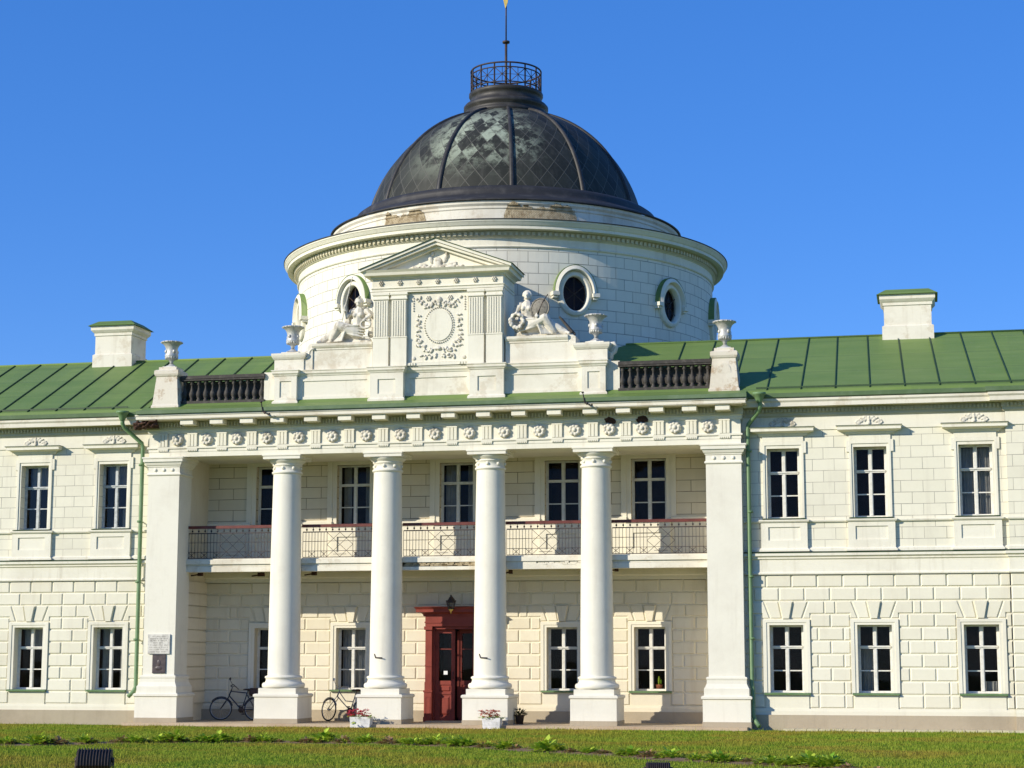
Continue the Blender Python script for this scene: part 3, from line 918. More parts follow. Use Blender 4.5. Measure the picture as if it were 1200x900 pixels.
for t in TRI:
    mb = MB()
    for k in (-.105, 0, .105): 
        mb.box(t + k - .04, t + k + .04, -.05, .01, 8.405, 8.79)
    mb.box(t - .15, t + .15, -.028, .01, 8.402, 8.795)
    mb.box(t - .16, t + .16, -.055, .01, 8.765, 8.803)
    mb.box(t - .165, t + .165, -.046, .01, 8.30, 8.343)
    for k in range(6): mb.box(t - .15 + k * .054, t - .15 + k * .054 + .036, -.045, .01, 8.262, 8.300)
    part('triglyph', mb, WHITE2)
ros = MB(); ros.ball((0, .01, 0), (.185, .06, .185), 14, 8); ros.ball((0, -.05, 0), (.065, .07, .065), 10, 7)
for k in range(8):
    a = k * math.pi / 4 + .2; ros.ball((.125 * math.cos(a), -.03, .125 * math.sin(a)), (.058, .06, .058), 9, 6)
ROS = remeshed(ros, .014, 0, 'rosette')
metopes = [(TRI[i] + TRI[i + 1]) / 2 for i in range(len(TRI) - 1)]
for i, t in enumerate(metopes):
    obj('rosette', ROS, STATUE if i == 0 else [], palace, (t, -.03, 8.60))
for a in (5.14, 6.05):                                    # plaster fallen away above two rosettes
    mb = MB(); pts = []
    for k in range(14):
        w = 2 * math.pi * k / 14; q = rnd.uniform(.75, 1.15)
        pts.append((a + .17 * q * math.cos(w) + .02, 8.845 + .105 * q * math.sin(w)))
    mb.prism(pts, -.098 if False else -.078, .02)
    part('plaster_hole', mb, DARKHOLE)
# mutules, dentils, corona
mb = MB()
mb.sweep([(-.05, 8.922), (.075, 8.922), (.075, 9.15), (-.05, 9.15)], EP)
q = -EX + .06
while q < EX - .1:
    mb.box(q, q + .05, -.135, -.073, 8.98, 9.10); q += .095
mb.box(-EX - .1, EX + .1, -.58, .1, 9.15, 9.170)
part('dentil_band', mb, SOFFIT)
for t in TRI[1:]:
    mb = MB()
    mb.prism([(t - .2, 9.005), (t + .2, 9.005), (t + .2, 9.146), (t - .2, 9.146)], -.52, -.07)
    part('mutule', mb, WHITE2)
mb = MB()
CP = [(-EX - .02, WY + .1), (-EX - .02, 0), (EX + .02, 0), (EX + .02, WY + .1)]
mb.box(-EX - .20, EX + .20, -.60, .6, 9.173, 9.268)
mb.box(-EX - .22, EX + .22, -.625, .6, 9.270, 9.308)
part('corona', mb, WHITE_OLD)
mb = MB()
mb.box(-EX - .16, EX + .24, -.64, .6, 9.310, 9.345)
mb.box(-EX - .16, EX + .24, -.69, -.665, 9.325, 9.430)
part('gutter', mb, GREEND)
mb = MB()
mb.quad((-EX - .16, -.665, 9.40), (EX + .2, -.665, 9.40), (EX + .2, .12, 9.64), (-EX - .16, .12, 9.64))
mb.quad((-EX - .16, -.665, 9.33), (-EX - .16, -.665, 9.40), (-EX - .16, .12, 9.64), (-EX - .16, .12, 9.33))
mb.quad((EX + .2, -.665, 9.33), (EX + .2, .12, 9.33), (EX + .2, .12, 9.64), (EX + .2, -.665, 9.40))
part('deck_roof', mb, GREEN)
# rotten corner of the cornice
mb = MB()
for k in range(60):
    a = rnd.uniform(0, 1) ** 1.3
    mb.ball((-9.1 + .70 * a, -.50 + rnd.uniform(-.12, .2), 9.06 - .10 * (1 - a) * rnd.random() + rnd.uniform(-.08, .10)), (rnd.uniform(.03, .12), .07, rnd.uniform(.015, .045)), 6, 4, Ry(rnd.uniform(-.7, .7)))
mb.box(-9.05, -8.50, -.40, .1, 8.96, 9.06)
part('rotten_cornice', remeshed(mb, .02, 0, 'rotten_cornice'), DARKHOLE)
mb = MB(); mb.box(-7.95, 7.95, .95, BY + .1, 8.13, 8.2); part('portico_ceiling', mb, CREAMTRIM)
mb = MB(); mb.box(-7.95, 7.95, .95, BY + .4, 8.2, 9.0); part('lintel_wall', mb, CREAMTRIM)

for x in (-5.02, 4.55):
    mb = MB(); mb.bar((x - .06, -.71, 9.58), (x, -.71, 9.28), .022); mb.bar((x - .02, -.71, 9.30), (x + .18, -.71, 9.20), .022); mb.ball((x - .06, -.71, 9.58), (.045, .035, .025), 7, 5); mb.ball((x + .06, -.71, 9.26), (.035, .035, .045), 7, 5); mb.ball((x + .2, -.71, 9.22), (.03, .03, .035), 7, 5); mb.bar((x, -.71, 9.30), (x, -.60, 9.28), .02)
    part('cable_bracket', mb, IRON)
# ------------------------------------------------------------------ balcony
mb = MB()
mb.box(-7.9, 7.9, .77, BY + .05, 4.79, 5.06)
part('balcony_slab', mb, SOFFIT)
edges = [-7.86] + [v for x in COLX for v in (x - .4, x + .4)] + [7.86]
bays = [(edges[i], edges[i + 1]) for i in range(0, 10, 2)]
for i, (a, b) in enumerate(bays):
    mb = MB()
    mb.box(a, b, .75, 1.05, 5.063, 5.09)
    mb.box(a, b, .695, 1.05, 4.925, 5.06)
    if i == 2:
        mb.box(a, b, .77, 1.05, 4.80, 4.92)
    elif i == 3:
        mb.box(a, a + .9, .73, 1.05, 4.80, 4.92)
    else:
        mb.box(a, b, .75, 1.05, 4.86, 4.925)
    mb.box(a, b, .725, 1.05, 4.70, 4.80 if i == 2 else 4.855)
    e = part('balcony_edge', mb, WHITE_OLD)
    if i in (2, 3):
        mb = MB(); q = a + (.05 if i == 2 else .9)
        while q < b - .05:
            w = rnd.uniform(.10, .26); w = min(w, b - q)
            mb.box(q, q + w - .012, .71 + rnd.uniform(0, .05), .85, 4.81 + rnd.uniform(0, .02), 4.865); 
            mb.box(q + .05, q + w + .03, .71 + rnd.uniform(0, .05), .85, 4.868, 4.92 - rnd.uniform(0, .012)); q += w
        obj('bare_brickwork', mb, BRICKC if i == 2 else WHITE_OLD, e)
# dark iron stubs below the slab
for x, y, z, w in ((-7.62, 1.2, 4.66, .14), (-4.05, 1.3, 4.655, .14), (-5.9, 1.8, 4.66, .2), (1.98, 1.2, 4.64, .10), (5.1, 1.2, 4.68, .10)):
    mb = MB(); mb.box(x - w / 2, x + w / 2, y, y + .12, z - .05, z + .07); mb.bar((x - .3, y + .05, z - .04), (x, y + .05, z), .03); mb.bar((x, y + .06, z + .05), (x, y + .06, 4.80), .03)
    part('iron_bracket', mb, DARKHOLE)

for i, (a, b) in enumerate(bays):
    mb = MB(); y = .85; t = .012
    mb.box(a, b, y - .012, y + .012, 5.845, 5.875); mb.box(a, b, y - .010, y + .010, 5.105, 5.125); mb.box(a, b, y - .008, y + .008, 5.29, 5.305)
    L = b - a; c = (a + b) / 2; hw = .40
    mb.box(a, c - hw, y - .008, y + .008, 5.575, 5.59); mb.box(c + hw, b, y - .008, y + .008, 5.575, 5.59)
    n = int(round((L / 2 - hw) / .098))
    for sg in (-1, 1):
        for k in range(n + 1):
            xx = c + sg * (hw + (L / 2 - hw) * k / n)
            mb.box(xx - t / 2, xx + t / 2, y - t / 2, y + t / 2, 5.125, 5.845)
        k = 0
        while k + 2 <= n:
            x1 = c + sg * (hw + (L / 2 - hw) * k / n); x2 = c + sg * (hw + (L / 2 - hw) * (k + 2) / n)
            mb.bar((x1, y, 5.125), (x2, y, 5.29), .010); mb.bar((x2, y, 5.125), (x1, y, 5.29), .010); k += 4
    # central panel: crossing bars and a lozenge
    for p, q in (((-hw, 5.125), (hw, 5.845)), ((hw, 5.125), (-hw, 5.845)), ((-hw, 5.485), (0, 5.845)), ((0, 5.845), (hw, 5.485)), ((-hw, 5.485), (0, 5.125)), ((0, 5.125), (hw, 5.485)), ((-hw, 5.59), (hw, 5.59)), ((-.2, 5.2), (.2, 5.2))):
        mb.bar((c + p[0], y, p[1]), (c + q[0], y, q[1]), .009)
    k = a + .12
    while k < b - .05:
        mb.ball((k, y, 5.93), (.028, .028, .035), 7, 5); mb.box(k - .006, k + .006, y - .006, y + .006, 5.87, 6.0); k += .2
    r = part('railing', mb, IRON)
    mb = MB(); mb.box(a - .02, b + .02, y - .05, y + .05, 6.0, 6.085)
    obj('handrail', mb, REDRAIL, r)

# ------------------------------------------------------------------ roofs
RY, RZ, EY, EZ = 4.4, 11.77, -.10, 9.565
slope = (RZ - EZ) / (RY - EY)
def roof_z(y): return EZ + slope * (y - EY)
mb = MB()
mb.quad((-17.4, EY, EZ), (-8.9, EY, EZ), (-8.9, RY, RZ), (-17.4, RY, RZ))
mb.quad((9.0, EY, EZ), (19.8, EY, EZ), (19.8, RY, RZ), (9.0, RY, RZ))
mb.quad((-8.9, .12, 9.64), (9.0, .12, 9.64), (9.0, .30, roof_z(.30)), (-8.9, .30, roof_z(.30)))
mb.quad((-8.9, .30, roof_z(.30)), (9.0, .30, roof_z(.30)), (9.0, RY, RZ), (-8.9, RY, RZ))
mb.quad((-17.4, RY, RZ), (19.8, RY, RZ), (19.8, 9.2, 9.5), (-17.4, 9.2, 9.5))
mb.quad((-17.4, EY, EZ), (-17.4, RY, RZ), (-17.4, 9.2, 9.5), (-17.4, 4.4, 9.5)); mb.quad((19.8, EY, EZ), (19.8, 4.4, 9.5), (19.8, 9.2, 9.5), (19.8, RY, RZ))
for a, b in ((-17.4, -9.02), (9.04, 19.8)):                # eave lip
    mb.quad((a, EY - .05, 9.46), (b, EY - .05, 9.46), (b, EY, EZ), (a, EY, EZ))
roof = part('roof', mb, GREEN)
mb = MB()
def seam(xe, ye, xr):
    a = Vector((xe, ye, roof_z(ye))); b = Vector((xr, RY, RZ))
    w = .012; h = Vector((0, -.014, .032))
    v = [a + Vector((-w, 0, 0)), a + Vector((w, 0, 0)), b + Vector((w, 0, 0)), b + Vector((-w, 0, 0))]
    v += [p + h for p in v]
    sm_ = MB(); sm_.add(v, [(0, 1, 5, 4), (1, 2, 6, 5), (2, 3, 7, 6), (3, 0, 4, 7), (4, 5, 6, 7)], False)
    obj('standing_seam', sm_, SEAM, roof)
for k in range(-5, 10): seam(-11.9 + .925 * k, -.09 if -11.9 + .925 * k < -8.9 else 1.1, -11.9 + .925 * k)
for k, fan in zip(range(-3, 10), (0, 0, 0, .02, .0, -.10, -.16, -.2, -.24, -.28, -.32, -.36, -.4)):
    xe = 9.6 + .945 * k
    if xe > 5.4: seam(xe, -.09 if xe > 9 else 1.1, xe + fan)
mb = MB(); mb.tube([(-17.4, RY, RZ + .01), (19.8, RY, RZ + .01)], .04, 8); obj('ridge_cap', mb, GREEN, roof)
for a, b in ((9.3, 19.8), (-17.4, -9.6)):
    mb = MB(); mb.box(a, b, .03, .05, roof_z(.04) - .01, roof_z(.04) + .05)
    obj('snow_guard', mb, SEAM, roof)
mb = MB()
for x in (13.2, 15.0): mb.ball((x, 2.0, roof_z(2.0)), (.05, .05, .02), 6, 4)
def chimney(x0, x1, y0, y1):
    zb, zt = roof_z(y0) - .3, 12.92
    mb = MB()
    mb.box(x0 + .06, x1 - .06, y0 + .06, y1 - .06, zb, zt - .02)
    mb.sweep([(-.05, zb), (.06, zb), (.06, 11.98), (.0, 12.02), (-.05, 12.02)], rectpath(x0 + .06, x1 - .06, y0 + .06, y1 - .06), True)
    mb.sweep([(-.05, 12.62), (.03, 12.62), (.03, 12.70), (.07, 12.74), (.12, 12.80), (.12, 12.93), (-.05, 12.93)], rectpath(x0 + .06, x1 - .06, y0 + .06, y1 - .06), True)
    ch = obj('chimney', mb, WHITE_OLD, roof)
    mb = MB()
    A = rectpath(x0 - .14, x1 + .14, y0 - .14, y1 + .14); B = rectpath(x0 + .12, x1 - .12, y0 + .14, y1 - .14)
    v = [(a, b, 12.935) for a, b in A] + [(a, b, 13.12) for a, b in B]
    mb.add(v, [(0, 1, 5, 4), (1, 2, 6, 5), (2, 3, 7, 6), (3, 0, 4, 7), (4, 5, 6, 7), (3, 2, 1, 0)], False)
    ob = obj('chimney_cap', mb, GREEN, roof)
chimney(-12.66, -11.28, 4.0, 5.3)
chimney(12.74, 14.25, 4.0, 5.3)

# ------------------------------------------------------------------ downpipes
def downpipe(pts, head, r=.062):
    mb = MB(); mb.tube(pts, r, 12)
    z = 7.6
    dp = part('downpipe', mb, GREENP)
    mb = MB(); hx, hy, hz = head
    mb.lathe([(.07, hz - .22), (.10, hz - .16), (.15, hz - .02), (.19, hz), (.19, hz + .06), (.15, hz + .06), (.13, hz - .02)], (hx, hy, 0), 14)
    obj('rainwater_head', mb, GREENP, dp)
    mb = MB()
    for zz in (7.9, 6.2, 4.4, 2.7):
        lo = [p for p in pts if p[2] < 8.7][0]
        mb.lathe([(r, zz - .03), (r + .018, zz - .03), (r + .018, zz + .03), (r, zz + .03)], (lo[0], lo[1], 0), 12)
        mb.bar((lo[0], lo[1], zz), (lo[0], WY + .03, zz), .03)
    obj('pipe_clip', mb, GREENP, dp)
    return dp
downpipe([(-9.60, -.30, 9.30), (-9.61, -.29, 9.12), (-9.58, -.22, 9.00), (-9.16, .17, 8.55), (-9.13, .17, 8.40), (-9.13, .17, 1.32), (-9.17, .13, 1.18), (-9.27, -.02, 1.03)], (-9.60, -.32, 9.42))
downpipe([(9.42, -.30, 9.30), (9.43, -.29, 9.10), (9.38, -.22, 8.97), (9.06, .17, 8.66), (9.03, .17, 8.5), (9.03, .17, 1.45), (9.06, .10, 1.30), (9.06, .06, .62), (9.12, -.02, .46), (9.24, -.18, .32)], (9.41, -.32, 9.42))

# ------------------------------------------------------------------ attic storey over the portico
AYB = 1.05
ZD = 9.60
def wallbox(mb, x0, x1, yf, z0, z1): mb.box(x0, x1, yf, AYB, z0, z1)
def panelled(mb, x0, x1, yf, z0, z1, bx, bz0, bz1, dep=.035):
    mb.box(x0, x0 + bx, yf, AYB - .003, z0, z1); mb.box(x1 - bx, x1, yf, AYB - .003, z0, z1)
    mb.box(x0 + bx, x1 - bx, yf, AYB - .003, z0, z0 + bz0); mb.box(x0 + bx, x1 - bx, yf, AYB - .003, z1 - bz1, z1)
    mb.box(x0 + bx, x1 - bx, yf + dep, AYB - .003, z0 + bz0, z1 - bz1)
    q = .03
mb = MB()
for sg in (-1, 1):
    def X(a, b): return sorted((sg * a, sg * b))
    a, b = X(4.30, 5.0); panelled(mb, a, b, .16, ZD, 10.47, .17, .22, .16)
    a, b = X(2.02, 4.30); panelled(mb, a, b, .30, ZD, 10.47, .14, .24, .16, .03)
    a, b = X(1.0, 2.02); panelled(mb, a, b, .10, ZD, 10.47, .24, .24, .2)
    a, b = X(5.0, 5.38); mb.box(a, b, .34, .80, ZD, 10.62)
panelled(mb, -1.0, 1.0, .34, ZD, 10.47, .14, .24, .16, .03)
capA = [(-.03, 10.468), (.02, 10.468), (.03, 10.50), (.065, 10.54), (.065, 10.60), (.085, 10.615), (.085, 10.64), (-.03, 10.65)]
pth = [(-5.38, .5), (-5.0, .5), (-5.0, .16), (-4.30, .16), (-4.30, .30), (-2.02, .30), (-2.02, .10), (-1.0, .10), (-1.0, .34)]
pth = pth[1:] + [(-x, y) for x, y in reversed(pth[1:])]
mb.sweep(capA, pth)
mb.box(-4.98, 4.98, .36, AYB - .006, 10.46, 10.64)
mb.sweep([(-.03, ZD), (.05, ZD), (.05, ZD + .08), (.02, ZD + .12), (-.03, ZD + .12)], pth)
attic = part('attic', mb, WHITE_OLD)
# upper stage beside the aedicule
for sg in (-1, 1):
    mb = MB()
    a, b = sorted((sg * 2.02, sg * 3.88))
    mb.box(a, b, .34, AYB - .02, 10.645, 11.30)
    mb.sweep([(-.03, 11.24), (.02, 11.24), (.02, 11.285), (.05, 11.31), (.08, 11.36), (.08, 11.43), (-.03, 11.44)], [(a, .34), (b, .34)])
    mb.box(a + .002, b - .002, .36, AYB - .023, 11.30, 11.436)
    a, b = sorted((sg * 4.12, sg * 5.04))
    mb.box(a, b, .26, .99, 10.645, 11.04)
    mb.sweep([(-.03, 10.98), (.02, 10.98), (.06, 11.04), (.08, 11.10), (.08, 11.16), (-.03, 11.17)], [(a, .98), (a, .26), (b, .26), (b, .98)])
    mb.box(a + .003, b - .003, .28, 1.0, 11.02, 11.168)
    mb.box(sg * 4.63 - .27, sg * 4.63 + .27, .45, .99, 11.16, 11.235)
    # the curving step between the two heights
    pts = []
    top = [(3.86, 11.44), (3.96, 11.42), (4.02, 11.34), (4.03, 11.24), (4.08, 11.15), (4.20, 11.10)]
    if sg > 0: top = [(3.86, 11.44), (4.02, 11.43), (4.10, 11.38), (4.10, 11.02), (4.20, 10.98)]
    pts = [(sg * p, q) for p, q in top] + [(sg * 4.2, 10.646), (sg * 3.86, 10.646)]
    mb.prism(pts, .30 if sg < 0 else .335, AYB - .07)
    part('attic_stage', mb, WHITE_OLD)
# left scroll moulding under the step
mb = MB()
mb.tube([(-3.80, .31, 11.27), (-3.90, .31, 11.27), (-3.96, .31, 11.20), (-3.97, .31, 11.10), (-4.06, .31, 11.02), (-4.12, .31, 11.0)], .035, 6)
part('scroll', mb, WHITE_OLD)
mb = MB()
mb.tube([(5.10, .5, 10.70), (5.13, .5, 10.85), (5.22, .5, 10.92), (5.26, .5, 11.04), (5.18, .5, 11.16), (5.08, .5, 11.14), (5.09, .5, 11.05)], .07, 8)
part('scroll', mb, WHITE_OLD)
for sg in (-1, 1):                                        # worn pedestals at the ends
    x = sg * 8.40; mb = MB()
    mb.sweep([(-.1, 9.5), (.10, 9.5), (.10, 9.66), (.07, 9.70), (.05, 9.9), (-.01, 10.55), (.02, 10.58), (.045, 10.64), (.045, 10.74), (.0, 10.77), (-.06, 10.78), (-.06, 10.86), (-.34, 10.86)], rectpath(x - .34, x + .34, .10, .78), True)
    if sg > 0:
        pts = [(x + .20 * math.cos(w) * (1.0), 10.17 + .25 * math.sin(w)) for w in [k * math.pi / 10 for k in range(20)]]
        mb.prism(pts, .068, .2)
    part('pedestal', mb, WORN)
# balustrades
bal = MB()
bal.lathe([(.075, 0), (.075, .05), (.045, .075), (.070, .13), (.088, .20), (.078, .27), (.045, .35), (.032, .44), (.042, .50), (.065, .53), (.042, .56), (.07, .585), (.07, .62)], n=16)
BALM = bal.mesh('baluster')
for j, (a, b) in enumerate(((-8.02, -5.35), (5.35, 8.02))):
    mb = MB()
    mb.box(a, b, .26, .50, 10.43, 10.48); mb.box(a, b, .24, .52, 10.482, 10.56); mb.box(a, b, .27, .49, 10.562, 10.585)
    mb.box(a, b, .25, .51, 9.60, 9.808)
    bs = part('balustrade', mb, DARKRAIL)
    n = 12
    for k in range(n):
        obj('baluster', BALM, DARKRAIL if (j == 0 and k == 0) else [], bs, (a + (b - a) * (k + .5) / n, .38, 9.808))
    mb = MB(); mb.box(a, b, .60, .72, 9.6, 10.43); obj('parapet', mb, DARKWALL, bs)

# aedicule
mb = MB()
AF = .16
mb.box(-1.98, -.95, AF + .12, AYB + .7, 10.655, 12.86); mb.box(.95, 1.98, AF + .12, AYB + .7, 10.655, 12.86)
mb.box(-.95, .95, AF + .145, AYB + .7, 10.655, 12.86)
mb.box(-1.98, 1.98, AF + .02, AYB + .69, 12.86, 13.30)
mb.sweep([(-.01, 12.90), (.02, 12.90), (.02, 12.96), (.05, 12.985), (.05, 13.0), (-.01, 13.01)], [(-1.98, AYB + .6), (-1.98, AF + .02), (1.98, AF + .02), (1.98, AYB + .6)])
mb.box(-.95, .95, AF + .06, AF + .2, 10.655, 10.745)
for k in (-.80, .80): 
    for j in range(4): mb.box(k - .15 + j * .08, k - .15 + j * .08 + .05, AF + .03, AF + .12, 10.66, 10.735)
aed = part('aedicule', mb, WHITE2)
mb = MB()
mb.sweep([(-.02, 13.27), (.05, 13.27), (.06, 13.31), (.10, 13.34), (.22, 13.35), (.24, 13.43), (.30, 13.50), (-.02, 13.51)], [(-1.98, AYB + .6), (-1.98, AF + .02), (1.98, AF + .02), (1.98, AYB + .6)])
# raking cornices
tanp = (14.34 - 13.50) / 2.28
for sg in (-1, 1):
    A = Vector((sg * 2.29, 0, 13.50)); B = Vector((0, 0, 14.34))
    for (d, off, th) in ((-.30, .0, .09), (-.24, -.09, .08), (-.10, -.17, .07)):
        pts = [(A.x, A.z + off + th - .05), (B.x, B.z + off + th - .05), (B.x, B.z + off - .05), (A.x, A.z + off - .05)]
        if off < 0: pts = [(A.x * (1 + off * .9), max(13.505, A.z + off + th)), (0, B.z + off + th - .05), (0, B.z + off - .05), (A.x * (1 + off * 1.6), 13.505)]
        mb.prism(pts, AF + d - .0, AYB + .62)
mb.prism([(-2.0, 13.506), (2.0, 13.506), (0, 14.25)], AF + .05, AYB + .62)
pd = obj('pediment', mb, WHITE2, aed)
mb = MB()
for sg in (-1, 1):
    a = Vector((sg * 2.34, AF - .33, 13.53)); b = Vector((0, AF - .33, 14.395))
    for y0, y1 in ((AF - .33, AYB + .68),):
        mb.quad((a.x, y0, a.z), (b.x, y0, b.z), (b.x, y1, b.z), (a.x, y1, a.z)) if sg > 0 else mb.quad((b.x, y0, b.z), (a.x, y0, a.z), (a.x, y1, a.z), (b.x, y1, b.z))
    mb.prism([(a.x, a.z), (0, b.z), (0, b.z - .022), (a.x, a.z - .022)], AF - .332, AF - .30)
obj('pediment_flashing', mb, SEAM, aed)
for xc in (-1.70, -1.15, 1.27, 1.80) if False else (-1.72, -1.17, 1.17, 1.72):
    mb = MB()
    mb.box(xc - .24, xc + .24, AF, AF + .13, 10.655, 11.50)
    mb.box(xc - .25, xc + .25, AF - .015, AF + .13, 11.50, 11.535)
    mb.box(xc - .225, xc + .225, AF + .02, AF + .13, 11.535, 12.66)
    for k in range(6):
        q = xc - .205 + k * .075
        mb.box(q, q + .038, AF - .002, AF + .03, 11.56, 12.62)
    mb.sweep([(-.01, 12.655), (.02, 12.655), (.02, 12.70), (.0, 12.72), (.0, 12.76), (.03, 12.79), (.03, 12.855), (-.01, 12.857)], [(xc - .235, AF + .13), (xc - .235, AF + .0), (xc + .235, AF + .0), (xc + .235, AF + .13)])
    mb.box(xc - .232, xc + .232, AF + .002, AF + .13, 12.66, 12.856)
    obj('pilaster', mb, WHITE2, aed)
for k in range(7):
    mb = MB(); rosette(mb, (-1.72 + k * .573, AF + .0, 13.14), .085, .05)
    obj('rosette', mb, STATUE, aed)
# tympanum relief
mb = MB()
mb.box(-.75, .75, AF + .02, AF + .06, 13.53, 13.56)
for sg in (-1, 1):
    for k in range(7):
        mb.ball((sg * (.12 + .1 * k), AF + .03, 13.60 + .03 * math.sin(k * 2.1)), (.08, .04, .035), 7, 5, Ry(sg * .4 * math.sin(k)))
    mb.ball((sg * .45, AF + .03, 13.68), (.16, .04, .03), 8, 5, Ry(-sg * .2)); mb.ball((sg * .22, AF + .03, 13.82), (.07, .05, .14), 8, 6, Ry(sg * .3))
mb.ball((-.16, AF + .02, 13.98), (.06, .05, .07), 8, 6); mb.ball((0, AF + .03, 13.72), (.14, .06, .16), 10, 6); mb.ball((.27, AF + .02, 13.92), (.05, .05, .10), 8, 6)
obj('tympanum_relief', remeshed(mb, .02, 1, 'tympanum_relief'), STATUE, aed)
# relief panel with oval medallion and garlands
PY = AF + .125
mb = MB(); mb.box(-.90, .90, PY, PY + .05, 10.76, 12.84)
n = 40
pts = [(.40 * math.cos(2 * math.pi * k / n), .47 * math.sin(2 * math.pi * k / n)) for k in range(n)]
mb.prism([(p + .03, q + 11.85) for p, q in pts], PY - .03, PY + .01)
rel = obj('relief_panel', mb, WHITE2, aed)
mb = MB()
for k in range(44):
    a = 2 * math.pi * k / 44
    mb.ball((.03 + .44 * math.cos(a), PY - .015, 11.85 + .53 * math.sin(a)), (.024, .03, .024), 6, 4)
def spray(cx, cz, dx, dz, n, s):
    for k in range(n):
        t = k / (n - 1)
        x = cx + dx * t + .05 * math.sin(k * 2.4 + cx * 7); z = cz + dz * t + .05 * math.cos(k * 1.9 + cz * 5)
        mb.ball((x, PY - .015, z), (s * rnd.uniform(.7, 1.3), .035, s * rnd.uniform(.35, .7)), 7, 5, Ry(rnd.uniform(-1.4, 1.4)))
for sg in (-1, 1):
    spray(.03 + sg * .64, 11.2, sg * -.02, .95, 22, .055)      # laurel sprays
    spray(.03 + sg * .12, 12.50, sg * .28, -.08, 9, .06); spray(.03 + sg * .40, 12.42, sg * .28, .28, 10, .055)
    spray(.03 + sg * .10, 11.12, sg * .34, -.02, 9, .055); spray(.03 + sg * .42, 11.2, sg * .18, .2, 6, .06)
    for k in range(6): mb.ball((.03 + sg * .78, PY - .01, 12.68 - .075 * k), (.025, .03, .03), 6, 4)
    mb.ball((.03 + sg * .76, PY - .01, 10.88), (.06, .03, .06), 10, 5)
    rosette(mb, (.03 + sg * .33, PY - .01, 12.66), .09)
    spray(.03 + sg * .08, 10.93, sg * .42, .0, 8, .055)
mb.ball((.03, PY - .02, 12.60), (.09, .05, .11), 8, 6); mb.ball((.03, PY - .02, 12.46), (.05, .05, .06), 8, 6); mb.ball((.03, PY - .02, 11.16), (.09, .05, .06), 8, 6)
obj('carved_relief', mb, STATUE, rel)

# ------------------------------------------------------------------ drum, cornice, dome
DC = (0, 9.4, 0)
mb = MB(); mb.lathe([(6.6, 8.5), (7.05, 8.5), (7.05, 14.66), (6.6, 14.66), (6.6, 8.5)], DC, 180, False)
drum = part('drum', mb, DRUMW)
mb = MB()
mb.lathe([(7.04, 14.58), (7.09, 14.60), (7.11, 14.63), (7.09, 14.66), (7.065, 14.67), (7.065, 14.88), (7.12, 14.90)], DC, 180, False)
obj('frieze_band', mb, WHITE2, drum)
mb = MB()
mb.lathe([(7.06, 14.88), (7.12, 14.90), (7.16, 14.94), (7.16, 15.08), (7.22, 15.10), (7.26, 15.10)], DC, 180, False)
N = 260
for k in range(N):
    a = 2 * math.pi * k / N; ca, sa = math.cos(a), math.sin(a)
    if sa > .35: continue
    v = []
    for z in (14.955, 15.065):
        for r, dt in ((7.15, -.045), (7.225, -.045), (7.225, .045), (7.15, .045)):
            v.append((r * ca - dt * sa, 9.4 + r * sa + dt * ca, z))
    mb.add(v, [(0, 3, 2, 1), (4, 5, 6, 7), (0, 1, 5, 4), (1, 2, 6, 5), (2, 3, 7, 6)], False)
obj('dentil_band', mb, SOFFIT, drum)
mb = MB()
mb.lathe([(7.20, 15.098), (7.44, 15.11), (7.44, 15.20), (7.47, 15.22), (7.53, 15.31), (7.55, 15.33), (7.55, 15.38), (7.0, 15.40)], DC, 180, False)
obj('cornice', mb, WHITE2, drum)
mb = MB()
mb.lathe([(7.555, 15.372), (7.575, 15.372), (7.575, 15.40), (5.8, 15.72)], DC, 180, False)
obj('cornice_flashing', mb, COPPERD, drum)
mb = MB()
mb.lathe([(5.86, 15.6), (5.86, 16.10), (5.89, 16.13), (5.89, 16.20), (5.95, 16.27), (5.95, 16.36), (5.4, 16.40)], DC, 180, False)
blk = part('blocking_course', mb, WHITE_OLD)
for (a0, a1, z0, z1) in ((12, 35, 15.62, 16.35), (-29, -13, 15.62, 16.30)):
    mb = MB(); na, nz = 110, 22; ids = {}
    def vid(i, k):
        if (i, k) not in ids:
            a = R(a0 + (a1 - a0) * i / na - 90); zz = z0 + (z1 - z0) * k / nz
            r = (5.868 if zz < 16.10 else 5.90 if zz < 16.205 else 5.962) + .008 * math.sin(i * 2.7 + k * 5.1) * math.sin(k * 1.7 + i)
            ids[(i, k)] = len(mb.v); mb.v.append((r * math.cos(a), 9.4 + r * math.sin(a), z0 + (z1 - z0) * k / nz))
        return ids[(i, k)]
    for i in range(na):
        u = i / na
        top = nz * (1.0 - .22 * abs(math.sin(u * 5 + a0)) - .10 * math.sin(u * 17 + 1) ** 2 - .05 * rnd.random()) * min(1, u * 12 + .5, (1 - u) * 12 + .5)
        for k in range(nz):
            if k < top:
                mb.f.append([vid(i, k), vid(i + 1, k), vid(i + 1, k + 1), vid(i, k + 1)]); mb.mi.append(0); mb.sm.append(False)
    obj('bare_brickwork', mb, BRICKC, blk)
mb = MB()
mb.lathe([(5.97, 16.36), (6.02, 16.37), (6.02, 16.41), (5.45, 16.66), (5.28, 16.74), (5.22, 16.80), (5.21, 16.90), (5.16, 17.0), (5.05, 17.08), (4.80, 17.12)], DC, 180)
part('dome_skirt', mb, COPPERD)
DR, DZ = 4.79, 16.14
mb = MB()
prof = []
for i in range(25):
    t = R(10.8) + (R(73) - R(10.8)) * i / 24
    prof.append((DR * math.cos(t), DZ + DR * math.sin(t)))
mb.lathe(prof, DC, 144)
dome = part('dome', mb, COPPER)
